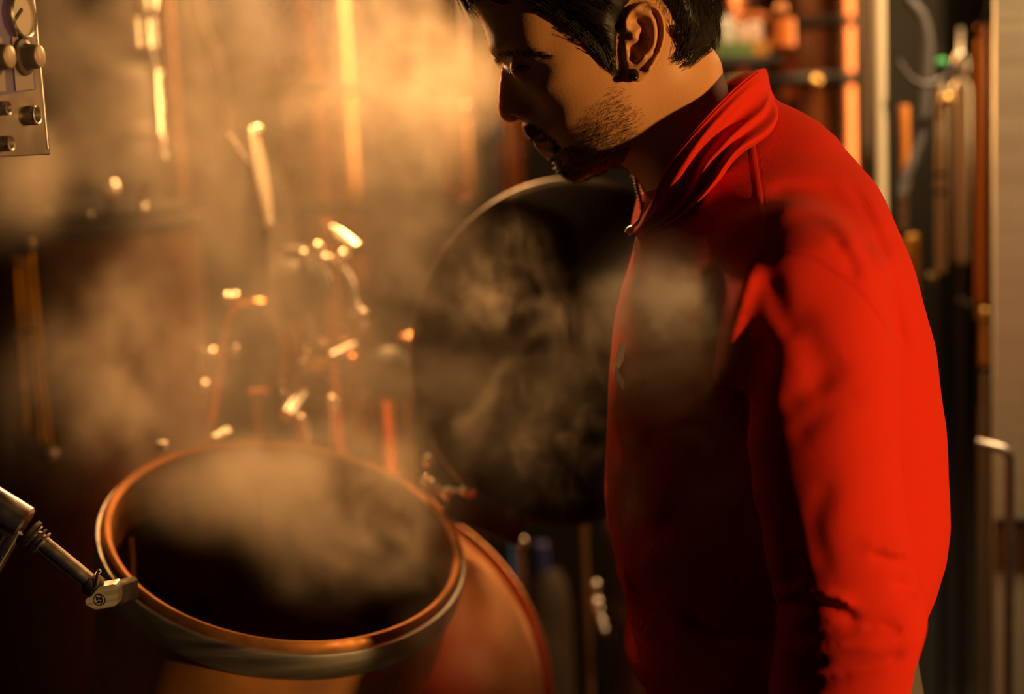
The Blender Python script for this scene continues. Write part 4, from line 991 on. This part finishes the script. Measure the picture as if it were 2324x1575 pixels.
MB().tube(P3([(452, 780), (458, 806)], Yv - .02), [.009, .008], 16).build('knob', chrome, o); MB().sphere(at(483, 804, Yv - .02), .0085, 14).build('cap_nut', chrome, o); MB().sphere(at(532, 798, Yv - .02), .0075, 14).build('cap_nut', steel, o)
MB().cyl(at(462, 802, Yv - .015), at(532, 800, Yv - .015), .0035, 12).build('cross_tube', steel, o); MB().sphere(at(463, 878, Yv - .02), .008, 14).build('drain_nut', chrome, o); a, b = vert(459, 812, 1010, Yv - .02); b.z = 0; MB().cyl(b, a, .003, 12).build('rod', steel, o)
o = thing('tee_pipe', at(585, 1010, Yv), 'brown copper tee pipe low in the pipework before the swan-neck', 'pipe'); a, b = vert(585, 895, 1080, Yv - .02); MB().cyl(b, a, .0072, 16).build('upright', copper_dark, o); MB().cyl(at(566, 896, Yv - .02), at(610, 892, Yv - .02), .007, 16).build('crosspiece', copper_dark, o)
o = MB().sphere(at(753, 912, Yt), .0082, 14); o.cyl(at(752, 912, Yt), at(756, 1010, Yt), .003, 10); o.sphere(at(755, 932, Yt), .0072, 14); o = o.build('drain_screw', chrome); tag(o, 'pair of tiny chrome balls on a drain screw right of the glaring tap lever', 'screw')
o = bar(at(484, 996, 1.56), at(522, 974, 1.58), .010, .006).build('rim_latch', chrome); tag(o, 'bright flat latch bar lying against the far edge of the kettle mouth', 'latch')
o = MB().box(at(368, 1012, 1.50), (.012, .012, .010), None, .002).build('rim_lug', steel_b); tag(o, 'small square steel lug beside the far left edge of the kettle mouth', 'lug')
# domed boiler
Yd = 1.80; t = thing('domed_boiler', base_of(at(893, 1000, Yd)), 'small copper boiler with a dark dome and capped pipe before the open lid', 'boiler')
a, b = vert(893, 895, 1180, Yd); MB().cyl(b, a, .0285, 40, bev=.003).build('boiler_shell', copper, t); MB().sphere(at(882, 850, Yd), .033, 36, (1, 1, 1.1)).build('dome', iron, t)
a2, b2 = vert(950, 775, 905, Yd - .02); MB().cyl(b2, a2, .011, 20).build('outlet_pipe', copper_dark, t); MB().tube([at(942, 766, Yd - .02) + Vector((math.cos(a_) * .016, math.sin(a_) * .016, 0)) for a_ in np.linspace(0, 2 * PI, 24, endpoint=False)], .004, 10, closed=True).build('pipe_collar', copper, t)
MB().sphere(at(953, 748, Yd - .03), .0085, 18, (1.3, 1, .8)).build('cap', chrome, t); MB().sphere(at(948, 808, Yd - .04), .0055, 14).build('cap_screw', copper, t)
for z_ in (a.z, b.z + .02): MB().lathe([(.0285, -.004), (.033, -.003), (.033, .003), (.0285, .004)], (a.x, a.y, z_), (0, 0, 1), 40).build('hoop', copper_dark, t)
bx, by = a.x, a.y
for k in range(3): an = k * 2.09 + .4; MB().cyl((bx + .02 * math.cos(an), by + .02 * math.sin(an), 0), (bx + .02 * math.cos(an), by + .02 * math.sin(an), b.z + .01), .006, 12).build('leg', iron, t)

# ---- low pipes under the lid
Yq = 1.95; a, b = vert(1332, 1120, 1640, Yq); t = thing('drain_standpipe', Vector((a.x, Yq, 0)), 'thin brown upright pipe with a string of bright fittings below the dark lid', 'pipe')
MB().cyl((a.x, Yq, 0), a, .0052, 14).build('pipe', mat('brown_pipe', (.42, .26, .13), .8, .4), t)
for u, v, rr in ((1351, 1327, .0072), (1354, 1341, .005), (1354, 1368, .0085), (1358, 1387, .0075), (1365, 1411, .007), (1371, 1430, .0055)): MB().sphere(at(u, v, Yq - .03), rr, 14).build('fitting', chrome, t)
MB().tube(SP([(1350, 1315), (1354, 1360), (1362, 1400), (1374, 1440)], Yq - .02), .0035, 10).build('fitting_chain', steel, t)
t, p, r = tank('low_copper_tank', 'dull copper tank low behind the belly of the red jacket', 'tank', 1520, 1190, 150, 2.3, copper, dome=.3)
o = MB(); o.sphere(at(1180, 1232, 1.9), .011, 16); o.cyl(at(1180, 1232, 1.9), (at(1180, 1232, 1.9).x, 1.9, .0), .007, 12); tag(o.build('steel_cock', steel), 'steel stop cock on a thin pipe under the lid hinge', 'valve')
t = thing('storage_jug', base_of(at(1245, 1330, 2.2)), 'tall slim brown jug with a dark blue neck low beneath the dark lid', 'jug'); q0 = at(1245, 1300, 2.2)
MB().lathe([(.001, 0), (.030, 0), (.034, .04), (.034, q0.z - .06), (.028, q0.z - .015), (.014, q0.z + .01)], (q0.x, 2.2, 0), (0, 0, 1), 32).build('jug_body', jugm, t); MB().cyl((q0.x - .01, 2.2, q0.z), (q0.x - .01, 2.2, q0.z + .05), .0125, 20).build('neck', mat('indigo_cap', (.03, .03, .12), 0, .4), t)

# ---- right side
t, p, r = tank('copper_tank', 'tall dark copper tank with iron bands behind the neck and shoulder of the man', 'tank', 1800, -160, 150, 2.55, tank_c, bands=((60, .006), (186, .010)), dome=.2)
MB().sphere(at(1848, 184, 2.55 - r - .012), .0115, 18).build('band_bolt', brass, t); MB().cyl(at(1848, 184, 2.55 - r - .012), at(1848, 184, 2.55 - r + .02), .006, 12).build('bolt_shank', brass, t)
a, b = vert(1953, -60, 900, 2.35); o = MB().cyl((a.x, a.y, 0), a + Vector((0, 0, .15)), .0075, 18).build('copper_downpipe', copper_dark); tag(o, 'thin dark copper downpipe at the near edge of the banded tank', 'pipe')
a, b = vert(1968, -60, 900, 2.1); o = MB().box((a.x, a.y, (a.z + .1) / 2), (.022, .03, a.z + .1), None, .003).build('brown_upright', mat('brown_steel', (.08, .05, .03), .4, .5)); tag(o, 'dark brown square upright just behind the pale steel post', 'post')
a, b = vert(1998, -60, 700, 1.98); o = MB().cyl((a.x, a.y, 0), a + Vector((0, 0, .15)), .0082, 24).build('steel_post', mat('satin_steel', (.70, .60, .44), .4, .55)); tag(o, 'pale satin steel post rising behind the back of the red jacket', 'post')
Yr = 2.05
t = thing('copper_pressure_line', at(2052, 425, Yr), 'short copper pipe with steel coupling and fat amber filter bowl beside the pale post', 'pipe')
a, b = vert(2052, 240, 425, Yr); MB().cyl(b, a, .0075, 20).build('pipe', copper_mt, t); a, b = vert(2049, 425, 535, Yr); MB().cyl(b, a, .0062, 18).build('coupling', steel, t); MB().cyl(b + Vector((0, 0, .01)), b - Vector((0, 0, .006)), .011, 18).build('coupling_nut', dark_steel, t)
a, b = vert(2064, 530, 760, Yr); MB().cyl(b, a, .0135, 28, bev=.004).build('filter_bowl', mat('amber_brass', (.85, .44, .07), .5, .45), t); a, b = vert(2064, 760, 1300, Yr); MB().cyl((a.x, Yr, 0), a, .006, 14).build('lower_pipe', dark_steel, t)
hs = MB(); pts = [Vector((at(2024, -70, 1.98).x, 1.98, 2.995))] + SP([(2024, -70), (2062, 0), (2090, 34), (2105, 90), (2106, 160), (2100, 230), (2092, 300), (2074, 362), (2055, 405), (2047, 440)], 1.98, 16)
hs.tube(pts, [.0066 + .0006 * (i % 2) for i in range(len(pts))], 14); tag(hs.build('ribbed_hose', rubber), 'grey ribbed hose looping down past the pale steel post', 'hose')
o = MB().tube(SP([(2040, 140), (2062, 172), (2092, 190), (2130, 186), (2170, 148), (2205, 98), (2240, 30), (2255, -30)], 1.95, 8), .0034, 10).build('slung_cable', rubber); tag(o, 'thin grey cable slung between the ribbed hose and the copper pipe', 'cable')  # loose grey cable, nothing modelled at its ends to carry it
t = thing('level_tube', at(2117, 630, Yr), 'cream-coloured level tube with ringed couplings right of the ribbed hose', 'tube')
a, b = vert(2135, 196, 618, Yr); MB().cyl(b, a, .0066, 20).build('tube', mat('cream_tube', (.78, .70, .54), .7, .4), t)
for v in (396, 436): q0 = at(2135, v, Yr); MB().cyl(Vector((a.x, Yr, q0.z - .003)), Vector((a.x, Yr, q0.z + .003)), .0078, 20).build('coupling_ring', dark_steel, t)
MB().sphere(at(2126, 190, Yr - .01), .0085, 16).build('top_nut', steel, t); MB().sphere(at(2149, 226, Yr - .012), .0095, 16).build('brass_nut', brass, t); MB().sphere(at(2117, 629, Yr - .01), .0072, 16).build('bottom_nut', steel, t)
MB().sphere(at(2137, 142, Yr - .01), .0072, 16).build('green_cap', green_led, t); a, b = vert(2135, 100, 190, Yr); MB().cyl(b, a, .003, 10).build('top_rod', dark_steel, t)
a, b = vert(2135, 615, 1300, Yr); MB().cyl((a.x, Yr, 0), a, .004, 12).build('lower_rod', dark_steel, t)
Yb2 = 2.12; q0 = at(2180, 178, Yb2); t = thing('steel_bottle', Vector((q0.x, Yb2, 0)), 'polished steel pressure bottle with a pinched neck beside the cream level tube', 'bottle'); k = mmpx(Yb2)
MB().lathe([(.001, -420 * k), (16 * k, -415 * k), (21 * k, -400 * k), (21 * k, -30 * k), (18 * k, -12 * k), (8 * k, 0), (15 * k, 12 * k), (17 * k, 30 * k), (12 * k, 52 * k), (5 * k, 62 * k), (5 * k, 110 * k), (.001, 112 * k)], q0, (0, 0, 1), 40).build('bottle_body', steel_b, t)
MB().cyl((q0.x, Yb2, 0), q0 - Vector((0, 0, 410 * k)), .006, 14).build('stand', dark_steel, t)
t = thing('copper_riser_pipe', base_of(at(2230, 1500, Yr)), 'straight copper pipe with a brass valve running down to dull steel at far right', 'pipe')
a, b = vert(2226, 56, 690, Yr); MB().cyl(b, a, .0066, 20).build('upper_pipe', copper_mt, t); MB().sphere(Vector((a.x, Yr - .004, at(2234, 712, Yr).z)), .0098, 18).build('brass_valve', brass, t)
a1, b1 = vert(2232, 716, 830, Yr); MB().cyl(b1, a1, .0068, 18).build('brass_pipe', brass, t); a1, b1 = vert(2230, 850, 1700, Yr); MB().cyl((a1.x, Yr, 0), a1, .0054, 16).build('lower_pipe', steel_b, t); MB().cyl(b + Vector((0, 0, .03)), b - Vector((0, 0, .15)), .004, 12).build('core', dark_steel, t)
MB().tube([at(2234, 712, Yr), at(2180, 684, Yr)], .0045, 12).build('valve_lever', dark_steel, t); MB().sphere(at(2180, 684, Yr), .006, 12).build('lever_knob', dark_steel, t)
a1, b1 = vert(2290, 1018, 1700, 1.60); o = MB().tube([(a1.x, 1.60, 0), (a1.x, 1.60, a1.z - .012), (a1.x - .002, 1.60, a1.z - .004), (a1.x - .008, 1.60, a1.z), (a1.x - .03, 1.62, a1.z + .004)], .0056, 16).build('bent_steel_pipe', steel_b); tag(o, 'short dull steel pipe with a bent top at the far lower right', 'pipe')
q0 = at(2253, 300, 1.74); t = thing('steel_cabinet', Vector((q0.x + .22, 1.9, 0)), 'big brushed steel cabinet half out of view at the far right edge', 'cabinet')
cx_ = Vector((.94, -.34, 0)).normalized(); cy_ = Vector((.34, .94, 0)).normalized(); CM = Matrix((cx_, cy_, Vector((0, 0, 1)))).transposed(); cp = lambda a, b, z: Vector((q0.x, 1.74, 0)) + cx_ * a + cy_ * b + Vector((0, 0, z))
t.location = cp(.18, .15, 0)
MB().box(cp(.18, .15, .93), (.36, .30, 1.74), CM, .004).build('cabinet_body', mat('cabinet_steel', (.62, .54, .40), .65, .42, noise=120, stretch=(.05, .05, 1), roughnoise=(.38, .5)), t)
for zz in (.10, 1.05): MB().box(cp(.18, -.004, zz), (.35, .012, .012), CM, .002).build('door_gap_trim', dark_steel, t)
for x in (.04, .32): MB().cyl(cp(x, .05, 0), cp(x, .05, .07), .018, 16).build('foot', iron, t)
a, b = vert(2100, -60, 900, 2.7); o = MB().box((a.x + .1, 3.5, 1.1), (.34, .1, 2.2), None, .01).build('switch_cabinet', iron); tag(o, 'tall black cabinet standing behind the hoses and pipes on the far side of the post', 'cabinet')

# small shelf of goods behind his head
Yz = 2.25; a = at(1590, 137, Yz); b = at(1765, 137, Yz); t = thing('wall_shelf', Vector(((a.x + b.x) / 2, Yz, a.z)), 'small dark shelf board behind the nape of the man', 'shelf')
MB().box(((a.x + b.x) / 2, Yz + .01, a.z - .006), (b.x - a.x, .09, .010), None, .002).build('board', iron, t)
for x in (a.x + .02, b.x - .02): MB().cyl((x, Yz + .05, 0), (x, Yz + .05, a.z - .002), .006, 12).build('upright', dark_steel, t)
zt = a.z; sx = lambda u: at(u, 120, Yz).x
o = thing('green_carton', Vector((sx(1680), Yz - .01, zt)), 'long green carton with an ochre end lying on the small shelf', 'carton'); MB().box((sx(1664), Yz - .012, zt + .0125), (sx(1704) - sx(1624), .03, .023), None, .001).build('carton_body', green_p, o); MB().box((sx(1722), Yz - .012, zt + .0125), (sx(1743) - sx(1704), .03, .0235), None, .001).build('carton_end', ochre, o)
def jar(u, v, rr, hh, m, label, name='jar'):
    o = thing(name, Vector((sx(u), Yz - .012, zt + .024)), label, 'jar'); MB().lathe([(.001, 0), (rr, 0), (rr, hh * .7), (rr * .8, hh * .85), (rr * .55, hh * .92)], (sx(u), Yz - .012, zt + .024), (0, 0, 1), 24).build('jar_body', m, o); MB().cyl((sx(u), Yz - .012, zt + .024 + hh * .9), (sx(u), Yz - .012, zt + .024 + hh), rr * .6, 18).build('lid', blue_p if name == 'white_bottle' else iron, o)
jar(1646, 80, .012, .042, white_p, 'white bottle with a dark blue cap on the green carton', 'white_bottle'); jar(1682, 80, .010, .030, pink_p, 'smaller brownish jar in the middle of the green carton'); jar(1712, 75, .011, .034, mat('pale_pot', (.75, .52, .40), 0, .4), 'pale pinkish jar at the ochre end of the green carton')
a = at(1768, 40, Yz + .02)
o = thing('orange_tin', at(1776, 78, Yz), 'orange tin hanging beside the shelf in front of the banded tank', 'tin'); q0 = at(1776, 76, Yz); MB().cyl(q0 - Vector((0, 0, .022)), q0 + Vector((0, 0, .022)), .019, 28).build('tin_body', orange_p, o); MB().tube([q0 + Vector((0, 0, .022)), q0 + Vector((0, 0, .9))], .0012, 6).build('wire', iron, o)
o = thing('copper_scoop', at(1712, 45, Yz + .03), 'orange copper scoop hanging above the pale jar on the shelf', 'scoop'); q0 = at(1712, 40, Yz + .03); MB().sphere(q0, .017, 24, (1.3, 1, .6)).build('bowl', orange_p, o); MB().tube([q0, q0 + Vector((.004, 0, .9))], .002, 8).build('handle', iron, o)
o = MB().sphere(at(1774, 20, Yz + .03), .009, 16); o.tube([at(1774, 20, Yz + .03), at(1774, 20, Yz + .03) + Vector((0, 0, .9))], .0012, 6); tag(o.build('hanging_bobbin', copper), 'small copper bobbin hanging on a wire above the orange tin', 'bobbin')
# ================================================================== steam
def steam(name, lo, hi, res, puffs, dens, g_, label, noise=(9, 26), warp=.05, color=(.97, .88, .76)):
    m = bpy.data.materials.new(name); m.use_nodes = True; nt = m.node_tree; nt.nodes.clear()
    out = nt.nodes.new('ShaderNodeOutputMaterial'); pv = nt.nodes.new('ShaderNodeVolumePrincipled')
    pv.inputs['Density'].default_value = dens; pv.inputs['Anisotropy'].default_value = g_; pv.inputs['Color'].default_value = (*color, 1)
    nt.links.new(pv.outputs[0], out.inputs['Volume'])
    v = bpy.data.volumes.new(name); o = bpy.data.objects.new(name, v); COL.objects.link(o); v.materials.append(m)
    G_ = bpy.data.node_groups.new(name, 'GeometryNodeTree')
    G_.interface.new_socket('Geometry', in_out='INPUT', socket_type='NodeSocketGeometry'); G_.interface.new_socket('Geometry', in_out='OUTPUT', socket_type='NodeSocketGeometry')
    N_, L_ = G_.nodes, G_.links
    def math_(op, a, b=None, c=None):
        n = N_.new('ShaderNodeMath'); n.operation = op
        for i, x in enumerate((a, b, c)):
            if x is None: continue
            if hasattr(x, 'links') or hasattr(x, 'is_linked'): L_.new(x, n.inputs[i])
            else: n.inputs[i].default_value = x
        return n.outputs[0]
    def vec(op, a, b, scale=None):
        n = N_.new('ShaderNodeVectorMath'); n.operation = op
        for i, x in enumerate((a, b)):
            if x is None: continue
            if hasattr(x, 'is_linked'): L_.new(x, n.inputs[i])
            else: n.inputs[i].default_value = x
        if scale is not None: n.inputs['Scale'].default_value = scale
        return n.outputs['Value'] if op in ('LENGTH', 'DOT_PRODUCT') else n.outputs[0]
    pos = N_.new('GeometryNodeInputPosition').outputs[0]
    def noi(scale, detail, src, dist=0.0):
        n = N_.new('ShaderNodeTexNoise'); n.inputs['Scale'].default_value = scale; n.inputs['Detail'].default_value = detail; n.inputs['Roughness'].default_value = .58; n.inputs['Distortion'].default_value = dist
        L_.new(src, n.inputs['Vector']); return n
    w1 = noi(6, 2, pos); wv = vec('SCALE', vec('SUBTRACT', w1.outputs['Color'], (.5, .5, .5)), None, warp * 2.6)
    pw = vec('ADD', pos, wv)
    st_ = vec('MULTIPLY', pw, (1.0, .8, .72))
    a = noi(noise[0], 4, st_, .6).outputs[0]; b = noi(noise[1], 4, st_, 1.2).outputs[0]
    fbm = math_('ADD', math_('MULTIPLY', a, .62), math_('MULTIPLY', b, .38))
    total = {}
    for (c, r, d, hard) in puffs:
        q_ = vec('LENGTH', vec('DIVIDE', vec('SUBTRACT', pw, tuple(c)), tuple(r)), None)
        mr = N_.new('ShaderNodeMapRange'); mr.interpolation_type = 'SMOOTHERSTEP'; L_.new(q_, mr.inputs['Value'])
        for k, x in zip(('From Min', 'From Max', 'To Min', 'To Max'), (1.0, 0.0, 0.0, d)): mr.inputs[k].default_value = x
        total[hard] = mr.outputs[0] if hard not in total else math_('ADD', total[hard], mr.outputs[0])
    res_ = None
    for hard, t_ in total.items():
        lo_, hi_ = {0: (.30, .75), 1: (.42, .66), 2: (.48, .62)}[hard]
        mr = N_.new('ShaderNodeMapRange'); mr.interpolation_type = 'SMOOTHSTEP'; L_.new(fbm, mr.inputs['Value']); mr.inputs['From Min'].default_value = lo_; mr.inputs['From Max'].default_value = hi_
        x = math_('MULTIPLY', t_, mr.outputs[0]); res_ = x if res_ is None else math_('ADD', res_, x)
    vc = N_.new('GeometryNodeVolumeCube'); L_.new(res_, vc.inputs['Density'])
    vc.inputs['Min'].default_value = lo; vc.inputs['Max'].default_value = hi
    for k, n in zip(('Resolution X', 'Resolution Y', 'Resolution Z'), res): vc.inputs[k].default_value = n
    sm = N_.new('GeometryNodeSetMaterial'); sm.inputs['Material'].default_value = m; go = N_.new('NodeGroupOutput')
    L_.new(vc.outputs[0], sm.inputs[0]); L_.new(sm.outputs[0], go.inputs[0])
    md = o.modifiers.new('field', 'NODES'); md.node_group = G_
    tag(o, label, 'steam', kind='stuff'); return o
def pf(u, v, Y, ru, rv, ry, d, hard=1):
    k = mmpx(Y); return (at(u, v, Y), (ru * k, ry, rv * k), d, hard)
puffs = [pf(250, 200, 1.75, 560, 520, .32, .9, 1), pf(600, 450, 1.66, 500, 760, .26, .95, 0), pf(880, 170, 1.78, 300, 400, .24, 1.4, 1), pf(300, 850, 1.60, 420, 380, .16, 3.0, 1), pf(1000, 140, 1.72, 190, 260, .2, 4.0, 1), pf(620, 860, 1.52, 460, 360, .16, 2.4, 0),
         pf(640, 1110, 1.38, 400, 190, .15, 12, 0), pf(830, 1180, 1.36, 350, 240, .12, 13, 1), pf(1080, 960, 1.42, 300, 330, .10, 2.6, 1), pf(980, 620, 1.46, 230, 360, .12, 1.8, 1),
         pf(1060, 1430, 1.24, 210, 220, .09, 4.5, 1), pf(60, 420, 1.35, 150, 180, .12, 2.4, 1), pf(950, 330, 1.9, 260, 330, .2, 1.3, 1)]
steam('steam', (-.62, 1.08, .72), (.12, 2.15, 2.12), (76, 106, 140), puffs, 2.6, .36, 'pale steam rising from the open copper kettle and drifting across the room')
puffs = [pf(1130, 640, 1.36, 200, 210, .06, 3.6, 2), pf(1330, 740, 1.24, 190, 160, .06, 4.5, 2), pf(1200, 960, 1.34, 260, 260, .06, 2.6, 2), pf(1490, 770, .985, 210, 300, .05, 7, 0), pf(1500, 710, .975, 150, 190, .05, 24.0, 2), pf(1440, 850, .975, 160, 190, .05, 20.0, 2), pf(1540, 900, .98, 130, 170, .045, 14.0, 2), pf(1520, 1080, .98, 200, 260, .05, 3.0, 1)]
steam('steam', (-.06, .89, .98), (.21, 1.46, 1.68), (64, 122, 150), puffs, 2.6, .25, 'thin wisps of steam curling before the dark lid and the chest of the red jacket', noise=(15, 42), warp=.035)

# ================================================================== light
def area(n, loc, to, e, c, size, spread=None):
    l = bpy.data.lights.new(n, 'AREA'); l.energy = e; l.color = c; l.shape = 'DISK'; l.size = size
    if spread: l.spread = math.radians(spread)
    ob = bpy.data.objects.new(n, l); COL.objects.link(ob); ob.location = loc; ob.rotation_euler = (Vector(to) - Vector(loc)).to_track_quat('-Z', 'Y').to_euler(); return ob
tgt = Vector((.20, 1.08, 1.35)); Ld = Vector((.818, -.570, .080))
area('key_lamp', tgt + Ld * 3.2, tgt, 128, (1, .52, .15), .15)  # unseen key light sent through the added wall gap
area('still_lamp', at(950, -340, 3.05), at(760, 800, 1.55), 30, (1, .46, .14), .26)
l = bpy.data.lights.new('tall_stripe_light', 'AREA'); l.shape = 'RECTANGLE'; l.size = .42; l.size_y = 1.25; l.energy = 22; l.color = (1, .55, .2)  # unseen strip light added for upright stripe reflections on copper; no window here
ob = bpy.data.objects.new('tall_stripe_light', l); COL.objects.link(ob)
ob.matrix_world = Matrix.Translation((1.285, 2.65, 2.12)) @ Vector((-1, 0, 0)).to_track_quat('-Z', 'Y').to_matrix().to_4x4()
def spot(n, loc, to, e, c, ang, blend, r):
    l = bpy.data.lights.new(n, 'SPOT'); l.energy = e; l.color = c; l.spot_size = math.radians(ang); l.spot_blend = blend; l.shadow_soft_size = r
    ob = bpy.data.objects.new(n, l); COL.objects.link(ob); ob.location = loc; ob.rotation_euler = (Vector(to) - Vector(loc)).to_track_quat('-Z', 'Y').to_euler(); return ob
spot('steam_fill_spot', (-.20, 2.35, 2.93), (-.23, 1.34, 1.12), 540, (1, .46, .14), 28, .6, .08)  # unseen spot added to brighten the steam over the kettle
spot('rim_lamp', (-.83, 2.98, 2.12), (-.03, 1.23, 1.645), 850, (1, .52, .21), 6.6, .35, .05)
spot('downlight', (.84, 1.36, 2.95), (.80, 1.98, 1.62), 480, (1, .64, .30), 48, .85, .06)
w = bpy.data.worlds.new('world'); sc.world = w; w.use_nodes = True
w.node_tree.nodes['Background'].inputs[0].default_value = (.0045, .0048, .006, 1)
vs_ = sc.view_settings; vs_.view_transform = 'Standard'; vs_.look = 'None'; vs_.gamma = 1; vs_.exposure = 0
cy = sc.cycles
cy.volume_step_rate = 10; cy.volume_max_steps = 64; cy.max_bounces = 5; cy.diffuse_bounces = 2; cy.glossy_bounces = 3; cy.transmission_bounces = 4; cy.volume_bounces = 0; cy.transparent_max_bounces = 6
cy.use_adaptive_sampling = True; cy.adaptive_threshold = .04; cy.adaptive_min_samples = 20; cy.use_denoising = True; cy.caustics_reflective = False; cy.caustics_refractive = False; cy.sample_clamp_indirect = 6
